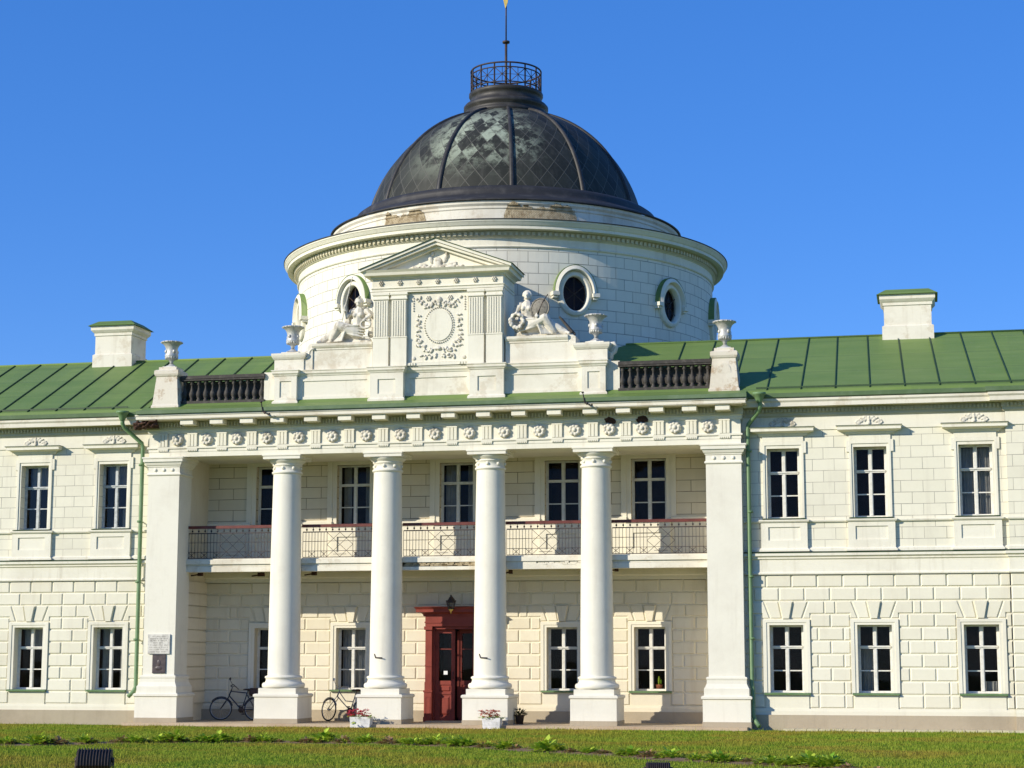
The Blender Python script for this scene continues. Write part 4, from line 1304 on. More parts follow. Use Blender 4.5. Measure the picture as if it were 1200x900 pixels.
for k in range(12):
    a = R(15 + 30 * k - 90); mb = MB(); L = []
    for i in range(21):
        t = R(10.8) + (R(72) - R(10.8)) * i / 20
        L.append((t, i))
    v = []
    for t, i in L:
        for (dr, dt) in ((-.02, -.085), (.05, -.075), (.075, -.03), (.075, .03), (.05, .075), (-.02, .085)):
            rr = (DR + dr) * math.cos(t); wdt = dt * (1 - .35 * i / 20)
            v.append((rr * math.cos(a) - wdt * math.sin(a), 9.4 + rr * math.sin(a) + wdt * math.cos(a), DZ + (DR + dr) * math.sin(t)))
    f = [(6 * i + j, 6 * i + j + 1, 6 * i + 7 + j, 6 * i + 6 + j) for i in range(20) for j in range(5)]
    mb.add(v, f, True)
    obj('rib', mb, COPPERD, dome)
mb = MB()
mb.lathe([(1.42, 20.70), (1.45, 20.76), (1.45, 20.82), (1.40, 20.86), (1.40, 20.95), (1.47, 21.0), (1.47, 21.10), (1.42, 21.16), (1.30, 21.20), (1.24, 21.26), (1.22, 21.40), (1.26, 21.44), (1.29, 21.50), (1.29, 21.58), (1.20, 21.62), (0, 21.66)], DC, 64)
lan = part('lantern_base', mb, COPPERD)
mb = MB(); rr = 1.22
for z, w in ((21.72, .022), (22.24, .022), (22.40, .03)):
    mb.tube([(rr * math.cos(2 * math.pi * k / 48), 9.4 + rr * math.sin(2 * math.pi * k / 48), z) for k in range(48)], w, 6, True, True)
n = 14
for k in range(n):
    a = 2 * math.pi * (k + .25) / n; b = 2 * math.pi * (k + 1.25) / n; c = (a + b) / 2
    def P_(w, z): return (rr * math.cos(w), 9.4 + rr * math.sin(w), z)
    mb.bar(P_(a, 21.60), P_(a, 22.42), .04)
    for p, q in ((21.72, 22.24), (22.24, 21.72)):
        mb.tube([P_(a, p), P_(c, (p + q) / 2), P_(b, q)], .013, 5)
    mb.bar(P_(c, 21.72), P_(c, 22.24), .016)
    mb.tube([P_(a, 21.98), P_(c, 21.98), P_(b, 21.98)], .010, 5)
    mb.ball(P_(c, 21.98), .035, 6, 4)
obj('lantern_railing', mb, IRON, lan)
mb = MB(); mb.tube([(0, 9.4, 21.6), (0, 9.4, 23.55)], .045, 10); mb.tube([(0, 9.4, 23.55), (0, 9.4, 25.6)], .026, 8)
mb.lathe([(.03, 23.46), (.13, 23.48), (.13, 23.54), (.03, 23.56)], DC, 12)
fp = thing('flagpole', 'thin iron flagpole with gilded vane rising from the top of the dome', 'flagpole', (0, 9.4, 21.6))
obj('pole', mb, IRON, fp, (0, -9.4, -21.6))
mb = MB()
mb.prism([(-.13, 25.2), (-.02, 24.72), (.06, 24.95), (.09, 25.3), (.05, 25.75), (-.10, 25.7)], 9.36, 9.41)
obj('vane', mb, GOLD, fp, (0, -9.4, -21.6))

# oculus windows
def make_oculus():
    mb = MB()
    def ell(rx, rz, y, n=40): return [(rx * math.cos(2 * math.pi * k / n), y, rz * math.sin(2 * math.pi * k / n)) for k in range(n)]
    rings = [ell(.40, .545, .12), ell(.40, .545, -.11), ell(.46, .60, -.13), ell(.50, .64, -.10), ell(.52, .66, -.10), ell(.56, .70, -.06), ell(.56, .70, .25)]
    n = 40; v = [p for r in rings for p in r]
    f = [(i * n + k, i * n + (k + 1) % n, (i + 1) * n + (k + 1) % n, (i + 1) * n + k) for i in range(len(rings) - 1) for k in range(n)]
    mb.add(v, f, True)
    # the hood: the upper half stands well forward of the wall
    hs = []
    N2 = 24
    for k in range(N2 + 1):
        a = math.pi * k / N2
        hs.append([(q * math.cos(a) * .80, y, q * math.sin(a) + .02) for q, y in ((.71, .25), (.71, -.22), (.74, -.22), (.77, -.18), (.82, -.18), (.85, -.15), (.85, .25))])
    m_ = 7; v = [p for r in hs for p in r]
    mb.add(v, [(i * m_ + j, i * m_ + j + 1, (i + 1) * m_ + j + 1, (i + 1) * m_ + j) for i in range(N2) for j in range(m_ - 1)] + [tuple(range(m_)), tuple(range(N2 * m_ + m_ - 1, N2 * m_ - 1, -1))], True)
    for sg in (-1, 1):
        a, b = sorted((sg * .54, sg * .76)); mb.box(a, b, -.21, .2, -.10, .02); mb.box(a + .03, b - .03, -.14, .2, -.17, -.10)
    oc = obj('oculus_window', mb, WHITE2, palace)
    mb = MB()
    hs = []
    for k in range(N2 + 1):
        a = math.pi * k / N2
        hs.append([(q * math.cos(a) * .80, y, q * math.sin(a) + .03) for q, y in ((.845, -.16), (.858, -.165), (.862, .25))])
    v = [p for r in hs for p in r]
    mb.add(v, [(i * 3 + j, i * 3 + j + 1, (i + 1) * 3 + j + 1, (i + 1) * 3 + j) for i in range(N2) for j in range(2)], True)
    obj('hood_flashing', mb, GREEN, oc)
    mb = MB(); e = ell(.41, .555, .06); mb.add(e, [tuple(range(n))], False); obj('pane', mb, GLASS, oc)
    mb = MB(); e = ell(.41, .555, .62); mb.add(e, [tuple(range(n))], False)
    e2 = ell(.41, .555, .13); mb.add(e + e2, [(k, (k + 1) % n, n + (k + 1) % n, n + k) for k in range(n)], False); obj('room_recess', mb, ROOM, oc)
    mb = MB()
    for k in range(6):
        a = math.pi * k / 3 + math.pi / 6; mb.bar((0, .05, 0), (.40 * math.cos(a), .05, .545 * math.sin(a)), .022)
    mb.bar((-.02, .05, 0), (.02, .05, 0), .05)
    obj('glazing_bars', mb, IRON, oc)
    return oc
oc = make_oculus()
cut = MB()
for k in (-90, -60, -30, 30, 60, 90):
    a = R(k); ct = Vector((7.05 * math.sin(a), 9.4 - 7.05 * math.cos(a), 13.22)); t_ = Vector((math.cos(a), math.sin(a), 0)); nr = Vector((math.sin(a), -math.cos(a), 0))
    nn = 40; e1 = [ct + t_ * (.43 * math.cos(2 * math.pi * i / nn)) + Vector((0, 0, .57 * math.sin(2 * math.pi * i / nn))) for i in range(nn)]
    cut.add([p + nr * .5 for p in e1] + [p - nr * .8 for p in e1], [tuple(range(nn)), tuple(range(2 * nn - 1, nn - 1, -1))] + [(i, i + nn, (i + 1) % nn + nn, (i + 1) % nn) for i in range(nn)], False)
co = bpy.data.objects.new('cutter', cut.mesh('cutter')); COL.objects.link(co)
bm_ = bmesh.new(); bm_.from_mesh(co.data); bmesh.ops.recalc_face_normals(bm_, faces=bm_.faces); bm_.to_mesh(co.data); bm_.free()
md = drum.modifiers.new('b', 'BOOLEAN'); md.operation = 'DIFFERENCE'; md.object = co; md.solver = 'EXACT'
dg = bpy.context.evaluated_depsgraph_get(); dg.update()
nm = bpy.data.meshes.new_from_object(drum.evaluated_get(dg))
drum.modifiers.clear(); drum.data = nm; nm.name = 'drum'
bpy.data.objects.remove(co)
first = True
for k in (-90, -60, -30, 30, 60, 90):
    a = R(k)
    o = oc if first else copy_tree(oc, palace)
    first = False
    o.location = (7.05 * math.sin(a), 9.4 - 7.05 * math.cos(a), 13.22)
    o.rotation_euler = (0, 0, a)

# ================================================================== URNS
def make_urn(name='urn'):
    t = thing(name, '', 'urn')
    mb = MB()
    mb.lathe([(.0, .12), (.05, .12), (.055, .20), (.075, .23), (.14, .27), (.195, .33), (.205, .40), (.185, .45), (.175, .52), (.185, .62), (.225, .70), (.285, .755), (.315, .77), (.325, .79), (.315, .81), (.28, .81), (.20, .70), (.15, .5), (0, .45)], n=32)
    for k in range(16):
        a = 2 * math.pi * k / 16
        mb.ball((.17 * math.cos(a), .17 * math.sin(a), .325), (.035, .035, .06), 6, 5)
        mb.ball((.315 * math.cos(a), .315 * math.sin(a), .785), (.03, .03, .022), 6, 4)
    for k in range(4):
        a = 2 * math.pi * (k + .5) / 4
        mb.ball((.18 * math.cos(a), .18 * math.sin(a), .50), (.05, .05, .06), 7, 5)
    obj('bowl', mb, SILVER, t)
    mb = MB()
    mb.box(-.20, .20, -.20, .20, 0, .035)
    mb.lathe([(.18, .035), (.17, .06), (.10, .09), (.06, .13)], n=24)
    obj('foot', mb, SILVER, t)
    return t
URNS = [(-8.40, .44, 10.86, 'silver urn on the weathered pedestal ending the balustrade beside the left wing roof'),
        (-4.63, .72, 11.235, 'silver urn on the attic block beside the reclining figure with a spear'),
        (4.63, .72, 11.235, 'silver urn standing in front of the round drum window, dark rimmed'),
        (8.40, .44, 10.86, 'silver urn on the worn pedestal between balustrade and right green roof')]
u0 = make_urn()
for i, (x, y, z, lb) in enumerate(URNS):
    o = u0 if i == 0 else copy_tree(u0)
    o.location = (x, y, z); o.rotation_euler = (0, 0, i * .5)
    tag(o, lb, 'urn', 'silver urns along the attic')

# ================================================================== STATUES
def limb(mb, pts, rads):
    P = [Vector(p) for p in pts]
    for i in range(len(P) - 1):
        L = (P[i + 1] - P[i]).length; n = max(2, int(L / .03))
        for k in range(n + 1):
            t = k / n; r = rads[i] * (1 - t) + rads[i + 1] * t
            mb.ball(P[i].lerp(P[i + 1], t), r, 8, 6)
def statue_body(mb, mirror):
    s = -1 if mirror else 1          # s=1: legs to the right
    limb(mb, [(s * .05, 0, .40), (s * .02, .0, .60), (0, -.02, .80), (0, -.02, .95)], [.23, .18, .20, .17])           # torso
    limb(mb, [(0, -.02, 1.0), (0, -.04, 1.12)], [.085, .065])                                                        # neck
    mb.ball((0, -.06, 1.24), (.10, .12, .13), 14, 10)                                                                # head
    mb.ball((0, -.175, 1.225), (.018, .03, .032), 6, 4); mb.ball((0, -.16, 1.155), (.045, .03, .03), 6, 4)           # nose, chin
    for q in (-.04, .04): mb.ball((q, -.165, 1.27), (.035, .02, .012), 6, 4)                                          # brows
    mb.ball((0, -.168, 1.185), (.032, .018, .012), 6, 4)                                                             # mouth
    for k in range(11):
        a = math.pi * k / 10; mb.ball((.112 * math.cos(a), -.05, 1.25 + .115 * math.sin(a)), .042, 7, 5)               # hair
    for k in range(5): mb.ball((-.08 + .04 * k, .03, 1.16), .05, 6, 4)
    mb.ball((0, .05, 1.25), (.115, .10, .12), 8, 6)
    for q in (-.09, .09): mb.ball((q, -.17, .84), .078, 9, 7)
    for q in (-.22, .22): mb.ball((q, -.01, .96), .10, 9, 7)                                                         # shoulders
    # cloak hanging behind both arms
    for sg in (-1, 1):
        limb(mb, [(sg * .18, .10, 1.04), (sg * .36, .12, .86), (sg * .42, .12, .58), (sg * .34, .12, .30)], [.08, .10, .11, .12])
        for k in range(3): limb(mb, [(sg * (.20 + .05 * k), .03, 1.02 - .03 * k), (sg * (.33 + .05 * k), .02, .80), (sg * (.34 + .05 * k), .02, .50)], [.022, .03, .028])
    # legs under drapery, drawn up and stretched to one side
    limb(mb, [(s * .10, -.10, .34), (s * .56, -.22, .52), (s * .80, -.14, .14)], [.20, .15, .10])
    limb(mb, [(s * .10, .02, .28), (s * .62, -.05, .40), (s * 1.16, -.05, .10)], [.20, .17, .09])
    limb(mb, [(s * 1.12, -.06, .09), (s * 1.26, -.16, .07)], [.06, .045])                                              # foot
    for k in range(12):                                                                                              # drapery folds
        t = k / 11; w = .02 * (k % 3)
        limb(mb, [(s * (-.05 + .22 * t), -.24 + .02 * k, .52 - .14 * t), (s * (.30 + .25 * t), -.29 + .025 * k + w, .50 - .2 * t), (s * (.46 + .62 * t), -.26 + .022 * k, .07)], [.03, .036, .034])
    for k in range(4): limb(mb, [(s * -.22, -.20 + .02 * k, .16 + .09 * k), (s * .1, -.27 + .01 * k, .22 + .08 * k), (s * .34, -.24, .30 + .07 * k)], [.028, .034, .026])
    limb(mb, [(s * -.28, 0, .06), (s * 1.25, 0, .06)], [.12, .06])
    limb(mb, [(-.22, .06, .3), (-.10, .1, .14), (s * .5, .1, .14), (s * .95, .05, .08)], [.18, .16, .14, .08])
    return s
def statue_right():
    mb = MB(); s = statue_body(mb, False)
    limb(mb, [(.23, -.03, .95), (.36, -.10, .76), (.34, -.30, .62)], [.075, .06, .045])                              # arm holding the shield rim
    limb(mb, [(-.23, -.03, .95), (-.34, -.08, .72), (-.26, -.26, .56)], [.075, .06, .045])
    for hx, hy, hz in ((.34, -.31, .60), (-.25, -.27, .55)):
        for k in range(4): limb(mb, [(hx + .02 * (k - 1.5), hy, hz), (hx + .024 * (k - 1.5), hy - .05, hz - .03), (hx + .022 * (k - 1.5), hy - .05, hz - .07)], [.022, .017, .013])
        limb(mb, [(hx - .03, hy, hz), (hx - .055, hy - .03, hz - .03)], [.02, .015])
    return remeshed(mb, .016, 1, 'figure')
def statue_left():
    mb = MB(); s = statue_body(mb, True)
    limb(mb, [(-.23, -.03, .95), (-.36, -.10, .80), (-.40, -.16, .98)], [.075, .06, .045])                           # raised to the spear
    limb(mb, [(.23, -.03, .95), (.38, -.16, .80), (.26, -.34, .66)], [.075, .06, .045])
    for hx, hy, hz in ((-.40, -.18, 1.0), (.25, -.36, .64)):
        for k in range(4): limb(mb, [(hx + .02 * (k - 1.5), hy, hz), (hx + .024 * (k - 1.5), hy - .05, hz), (hx + .022 * (k - 1.5), hy - .05, hz - .04)], [.022, .017, .013])
        limb(mb, [(hx - .03, hy, hz), (hx - .055, hy - .03, hz + .02)], [.02, .015])
    return remeshed(mb, .016, 1, 'figure')
tR = thing('statue', 'reclining carved figure with dark shield and wreath right of the pedimented relief', 'statue', (2.62, .62, 11.44))
obj('figure', statue_right(), STATUE, tR)
mb = MB(); mb.ball((.43, -.26, .80), (.25, .06, .29), 18, 9, Ry(.35)); mb.tube([(.43 + .26 * math.cos(w) * math.cos(.35) + .30 * math.sin(w) * math.sin(.35), -.27, .80 - .26 * math.cos(w) * math.sin(.35) + .30 * math.sin(w) * math.cos(.35)) for w in [k * math.pi / 12 for k in range(24)]], .025, 6, True, True)
obj('shield', mb, simple('dark_shield', (.27, .245, .20), .9, scale=9, alt=(.10, .09, .075)), tR)
mb = MB()
for k in range(44):
    w = 2 * math.pi * k / 44
    mb.ball((-.26 + .19 * math.cos(w) * rnd.uniform(.72, 1.15), -.30 + rnd.uniform(-.04, .04), .46 + .22 * math.sin(w) * rnd.uniform(.85, 1.1)), (.06, .05, .045), 7, 5, Ry(w))
obj('wreath', remeshed(mb, .018, 0, 'wreath'), STATUE, tR)
mb = MB(); mb.tube([(.34, -.33, .58), (.52, -.30, 1.0), (.66, -.26, 1.22)], .014, 6); obj('staff', mb, IRON, tR)
mb = MB(); limb(mb, [(.98, -.1, .55), (1.32, -.05, .12)], [.03, .05]); limb(mb, [(1.02, .02, .52), (1.40, .0, .06)], [.03, .04]); obj('broken_edge', mb, simple('dark_break', (.10, .085, .07), .9), tR)
tL = thing('statue', 'helmeted reclining carved figure with a spear left of the pedimented relief', 'statue', (-2.52, .62, 11.44))
obj('figure', statue_left(), STATUE, tL)
mb = MB(); mb.ball((0, -.03, 1.27), (.12, .14, .10), 12, 7); limb(mb, [(0, -.12, 1.36), (0, .02, 1.42), (0, .14, 1.32), (0, .17, 1.2)], [.03, .045, .045, .03]); mb.tube([(-.12, -.13, 1.22), (0, -.18, 1.24), (.12, -.13, 1.22)], .02, 6)
obj('helmet', remeshed(mb, .016, 1, 'helmet'), STATUE, tL)
mb = MB(); mb.tube([(-.56, -.20, .30), (-.40, -.22, 1.0), (-.16, -.24, 2.0)], .014, 6); mb.ball((-.40, -.22, 1.05), (.03, .03, .12), 6, 5); obj('spear', mb, STATUE, tL)
mb = MB(); mb.tube([(.30 + .15 * math.cos(w), -.34, .52 + .12 * math.sin(w)) for w in [k * math.pi / 10 for k in range(20)]], .035, 8, True, True)
obj('wreath', mb, STATUE, tL)

# ================================================================== ENTRANCE PORTAL AND DOOR
portal = thing('entrance_portal', 'dark red wooden portal with a glazed panelled door leaf under the balcony', 'doorway', (.0, 2.25, .296))
mb = MB(); H = 3.05
for sg in (-1, 1):
    def X2(a, b): return sorted((sg * a, sg * b))
    a, b = X2(.64, .84); mb.box(a, b, 0, .34, 0, 2.80)
    a, b = X2(.61, .88); mb.box(a, b, -.06, .34, 0, .14); mb.box(a + .02, b - .02, -.045, .34, .14, .86)
    mb.box(a + .06, a + .08, -.055, -.04, .22, .74); mb.box(b - .08, b - .06, -.055, -.04, .22, .74); mb.box(a + .08, b - .08, -.055, -.04, .72, .74); mb.box(a + .08, b - .08, -.055, -.04, .22, .24)
    mb.box(a, b, -.065, .34, .86, .92); a, b = X2(.63, .85); mb.box(a, b, -.03, .34, .92, 1.16)
    a, b = X2(.635, .845); mb.box(a, b, -.018, .34, 1.62, 1.67)
    a, b = X2(.62, .87); mb.box(a, b, -.05, .34, 2.70, 2.80)
    a, b = X2(.58, .64); mb.box(a, b, .12, .36, 0, 2.74)
mb.box(-.84, .84, -.02, .34, 2.803, 3.10)
mb.box(-.58, .58, .06, .34, 2.72, 2.80)
mb.box(-.86, .86, -.04, .34, 2.90, 2.94)
obj('portal_frame', mb, REDDOOR, portal)
mb = MB()
mb.sweep([(-.2, 3.10), (.03, 3.10), (.05, 3.16), (.10, 3.20), (.22, 3.22), (.22, 3.30), (.28, 3.37), (-.2, 3.40)], [(-.86, .33), (-.86, 0), (.86, 0), (.86, .33)])
mb.box(-.9, .9, -.05, .33, 3.11, 3.39)
obj('cornice', mb, REDDOOR, portal)
for sg in (-1, 1):
    mb = MB()
    x0, x1 = (-.58, .02) if sg < 0 else (.035, .58)
    y0, y1 = .20, .26
    W = x1 - x0; st = .105
    mb.box(x0, x0 + st, y0, y1, .0, 2.72); mb.box(x1 - st, x1, y0, y1, 0, 2.72)
    for z0, z1 in ((0, .14), (.80, .86), (1.08, 1.20), (2.60, 2.72)): mb.box(x0 + st, x1 - st, y0, y1, z0, z1)
    mb.box(x0 + st, x1 - st, y0 + .025, y1, .14, .80); mb.box(x0 + st, x1 - st, y0 + .025, y1, .86, 1.08)
    mb.rust([(x0 + st + .04, .19), (x1 - st - .04, .19), (x1 - st - .04, .75), (x0 + st + .04, .75)], y0 + .025, y0 - .005, .06)
    mb.rust([(x0 + st + .03, .89), (x1 - st - .03, .89), (x1 - st - .03, 1.05), (x0 + st + .03, 1.05)], y0 + .025, y0 + .0, .03)
    mb.box(x0 + .02, x1 - .02, y0 - .035, y0, 0.0, .12)
    mb.box(x0 + st, x1 - st, y0 + .008, y1, 2.12, 2.145)
    if sg > 0: mb.box(x0 - .03, x0 + .03, y0 - .03, y0, .12, 2.66)
    dr = obj('door_leaf', mb, REDDOOR, portal)
    if sg > 0:
        dr.location = (.01, .34, 0)
    mb = MB(); mb.quad((x0 + st, y0 + .04, 1.2), (x1 - st, y0 + .04, 1.2), (x1 - st, y0 + .04, 2.6), (x0 + st, y0 + .04, 2.6)); obj('pane', mb, GLASS, dr)
    if sg < 0:
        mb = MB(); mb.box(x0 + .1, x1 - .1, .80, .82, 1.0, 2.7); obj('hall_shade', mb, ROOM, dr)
    if sg < 0:
        mb = MB(); mb.box(x0 + .25, x0 + .37, y0 + .030, y0 + .037, 1.38, 1.49); obj('notice', mb, PAPER, dr)
    mb = MB()
    hx = x1 - .04 if sg < 0 else x0 + .075
    mb.tube([(hx, y0, 1.26), (hx, y0 - .06, 1.26), (hx, y0 - .06, 1.46), (hx, y0, 1.46)], .011, 6); obj('handle', mb, IRON, dr)
mb = MB(); mb.box(-.70, .76, -.5, .3, -.02, .035); obj('threshold', mb, STONE, portal)
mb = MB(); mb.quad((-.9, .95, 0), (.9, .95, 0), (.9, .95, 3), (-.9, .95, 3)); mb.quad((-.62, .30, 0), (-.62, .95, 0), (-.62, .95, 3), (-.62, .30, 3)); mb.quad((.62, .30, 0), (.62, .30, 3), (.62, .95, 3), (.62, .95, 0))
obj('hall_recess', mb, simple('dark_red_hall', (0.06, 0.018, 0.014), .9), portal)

# hanging lantern over the door
lt = thing('hanging_lantern', 'black and brass lantern mounted above the red entrance door', 'lantern', (.05, 1.82, 3.46))
mb = MB()
for k in range(6):
    a = 2 * math.pi * k / 6; b = 2 * math.pi * (k + 1) / 6
    mb.bar((.085 * math.cos(a), .085 * math.sin(a), .14), (.13 * math.cos(a), .13 * math.sin(a), .34), .018)
    mb.bar((.085 * math.cos(a), .085 * math.sin(a), .14), (.085 * math.cos(b), .085 * math.sin(b), .14), .018)
    mb.bar((.13 * math.cos(a), .13 * math.sin(a), .34), (.13 * math.cos(b), .13 * math.sin(b), .34), .022)
    mb.ball((.14 * math.cos(a), .14 * math.sin(a), .375), .02, 6, 4)
mb.lathe([(.15, .34), (.14, .36), (.07, .44), (.075, .46), (.03, .50), (.02, .55), (0, .56)], n=6, smooth=False)
mb.tube([(0, 0, .42), (0, .12, .50), (0, .42, .42)], .016, 6)
obj('cage', mb, IRON, lt)
mb = MB(); mb.lathe([(0, 0), (.02, .02), (.012, .05), (.05, .09), (.09, .14), (.0, .142)], n=10); obj('finial', mb, GOLD, lt)
mb = MB(); mb.lathe([(.075, .145), (.118, .335)], n=6, smooth=False); obj('glass', mb, GLASS, lt)

# ================================================================== PLAQUES
pl = thing('plaque', 'pale stone plaque with rows of lettering on the left corner pier', 'plaque', (-8.35, 0, 2.56))
mb = MB(); mb.box(-.345, .345, -.05, 0, -.28, .29); obj('slab', mb, PLAQUEW, pl)
mb = MB()
for i, (w, z) in enumerate(((.20, .225), (.27, .16), (.26, .10), (.17, .035), (.27, -.03), (.29, -.095), (.28, -.16), (.26, -.225))):
    x = -w
    while x < w:
        l = rnd.uniform(.012, .03)
        for k in range(rnd.randint(2, 7)):
            if x > w: break
            mb.box(x, x + .008, -.053, -.049, z - .016, z + .016); 
            if rnd.random() < .6: mb.box(x + .0085, x + .018, -.053, -.049, z + rnd.choice((-.014, 0, .010)), z + rnd.choice((-.009, .005, .015)) + .003)
            x += .026
        x += .028
obj('lettering', mb, INK, pl)
pd2 = thing('plaque', 'small dark bronze plaque below the pale one on the corner pier', 'plaque', (-8.335, 0, 1.985))
mb = MB(); mb.box(-.205, .205, -.035, 0, -.275, .275); obj('slab', mb, PLAQUED, pd2)
mb = MB()
mb.ball((0, -.03, .03), (.07, .016, .095), 10, 8); mb.ball((0, -.03, -.13), (.13, .014, .07), 10, 6); mb.box(-.185, .185, -.045, -.035, -.262, -.25); mb.box(-.185, .185, -.045, -.035, .25, .262)
obj('portrait_relief', mb, PLAQUED, pd2)

# ================================================================== BICYCLES
def wheel(mb, c, r=.325, t=.018, rot=None):
    rot = rot or Matrix.Identity(3); C_ = Vector(c)
    mb.tube([C_ + rot @ Vector((r * math.cos(w), 0, r * math.sin(w))) for w in [2 * math.pi * k / 36 for k in range(36)]], t, 8, True, True)
def wheel_parts(root, c, rot=None):
    mb = MB(); wheel(mb, c, rot=rot); w = obj('wheel', mb, RUBBER, root)
    rot = rot or Matrix.Identity(3); C_ = Vector(c); mb = MB()
    mb.tube([C_ + rot @ Vector((.30 * math.cos(q), 0, .30 * math.sin(q))) for q in [2 * math.pi * k / 36 for k in range(36)]], .010, 6, True, True)
    for k in range(16):
        q = 2 * math.pi * k / 16; mb.bar(C_, C_ + rot @ Vector((.30 * math.cos(q), 0, .30 * math.sin(q))), .005)
    mb.tube([C_ + rot @ Vector((0, -.05, 0)), C_ + rot @ Vector((0, .05, 0))], .025, 8)
    obj('rim', mb, STEEL, w)
def bicycle(label, loc, rz, fmat, ladies, steer, bag):
    b = thing('bicycle', label, 'bicycle', loc, rz, 'bicycles leaning by the columns')
    rot = Rz(steer)
    F_, B_ = (0, 0, .343), (1.08, 0, .343)
    wheel_parts(b, F_, rot); wheel_parts(b, B_)
    head_t, head_b = Vector((.30, 0, .90)), Vector((.24, 0, .74))
    bb, st = Vector((.66, 0, .31)), Vector((.80, 0, .80))
    mb = MB()
    mb.tube([head_t, head_b], .022, 8)
    if ladies:
        mb.tube([head_b, (.45, 0, .52), bb], .016, 8); mb.tube([head_t + Vector((.01, 0, -.05)), (.50, 0, .60), (.745, 0, .58)], .014, 8)
    else:
        mb.tube([head_b, bb], .018, 8); mb.tube([head_t + Vector((0, 0, -.03)), st + Vector((-.01, 0, .02))], .016, 8)
    mb.tube([bb, st], .017, 8)
    for sg in (-1, 1):
        mb.tube([bb + Vector((0, .03 * sg, 0)), (B_[0], .06 * sg, B_[2])], .011, 6); mb.tube([st + Vector((0, .02 * sg, -.03)), (B_[0], .06 * sg, B_[2])], .009, 6)
    obj('frame', mb, fmat, b)
    mb = MB()
    for sg in (-1, 1): mb.tube([head_b, head_b + rot @ Vector((-.02, .05 * sg, -.06)), Vector(F_) + rot @ Vector((0, .06 * sg, 0))], .012, 6)
    obj('fork', mb, STEEL if ladies else fmat, b)
    mb = MB(); top = head_t + Vector((.03, 0, .10))
    mb.tube([head_t, top], .013, 6)
    mb.tube([top + rot @ Vector(p) for p in ((.16, -.28, -.04), (.05, -.24, .05), (-.04, -.10, .03), (-.04, 0, 0), (-.04, .10, .03), (.05, .24, .05), (.16, .28, -.04))], .012, 6)
    mb.tube([top + rot @ Vector((.02, -.2, .05)), top + rot @ Vector((-.06, -.22, .19))], .008, 6); mb.ball(top + rot @ Vector((-.06, -.22, .22)), (.035, .015, .045), 8, 5)
    obj('handlebar', mb, STEEL if ladies else IRON, b)
    mb = MB(); mb.tube([st, st + Vector((.03, 0, .09))], .012, 6)
    mb.ball(st + Vector((.06, 0, .12)), (.10, .09, .035), 10, 6); mb.ball(st + Vector((-.05, 0, .125)), (.09, .035, .025), 8, 6)
    obj('saddle', mb, BROWN, b)
    mb = MB()
    for w0, w1, cc in ((.45, 2.9, B_),):
        for sg in (0,): mb.tube([Vector(cc) + Vector((.36 * math.cos(w0 + (w1 - w0) * k / 14), 0, .36 * math.sin(w0 + (w1 - w0) * k / 14))) for k in range(15)], .016, 6)
    mb.tube([Vector(F_) + rot @ Vector((.36 * math.cos(.3 + 2.2 * k / 14), 0, .36 * math.sin(.3 + 2.2 * k / 14))) for k in range(15)], .016, 6)
    obj('mudguards', mb, fmat if not ladies else STEEL, b)
    mb = MB()
    for sg in (-1, 1):
        mb.tube([(.86, .05 * sg, .73), (1.32, .05 * sg, .73)], .007, 5); mb.tube([(1.28, .05 * sg, .73), (1.08, .07 * sg, .343)], .006, 5)
    for k in range(4): mb.tube([(.92 + .12 * k, -.05, .73), (.92 + .12 * k, .05, .73)], .006, 5)
    obj('carrier', mb, IRON, b)
    mb = MB()
    mb.lathe([(.0, -.006), (.09, -.006), (.09, .006), (0, .006)], n=20)
    mb.v = [(p[0] + bb.x, -p[2] - .05 + bb.y, p[1] + bb.z) for p in mb.v]
    mb.tube([bb + Vector((0, -.07, 0)), bb + Vector((.10, -.07, -.13))], .010, 5); mb.tube([bb + Vector((0, .07, 0)), bb + Vector((-.10, .07, .13))], .010, 5)
    mb.box(bb.x + .05, bb.x + .15, -.17, -.08, bb.z - .145, bb.z - .12); mb.box(bb.x - .15, bb.x - .05, .08, .17, bb.z + .12, bb.z + .145)
    mb.tube([bb + Vector((0, -.05, .085)), (1.08, -.06, .375)], .006, 4); mb.tube([bb + Vector((0, -.05, -.085)), (1.08, -.06, .31)], .006, 4)
    obj('crankset', mb, IRON, b)
    if bag:
        mb = MB(); mb.box(.90, 1.26, -.15, .15, .74, .96)
        o = obj('saddle_bag', mb, BROWN, b)
        bv = o.modifiers.new('b', 'BEVEL'); bv.width = .04; bv.segments = 3
    b.rotation_euler = (R(-7), 0, rz)
    return b
bicycle('dark blue bicycle with straight crossbar leaning on shaded wall near the corner pier', (-7.16, 1.98, .30), R(2), BLUEBIKE, False, R(12), True)
bicycle('grey bicycle with turned silver front wheel leaning beside the sunlit window', (-3.70, 1.86, .30), R(3), GREYBIKE, True, R(-36), False)

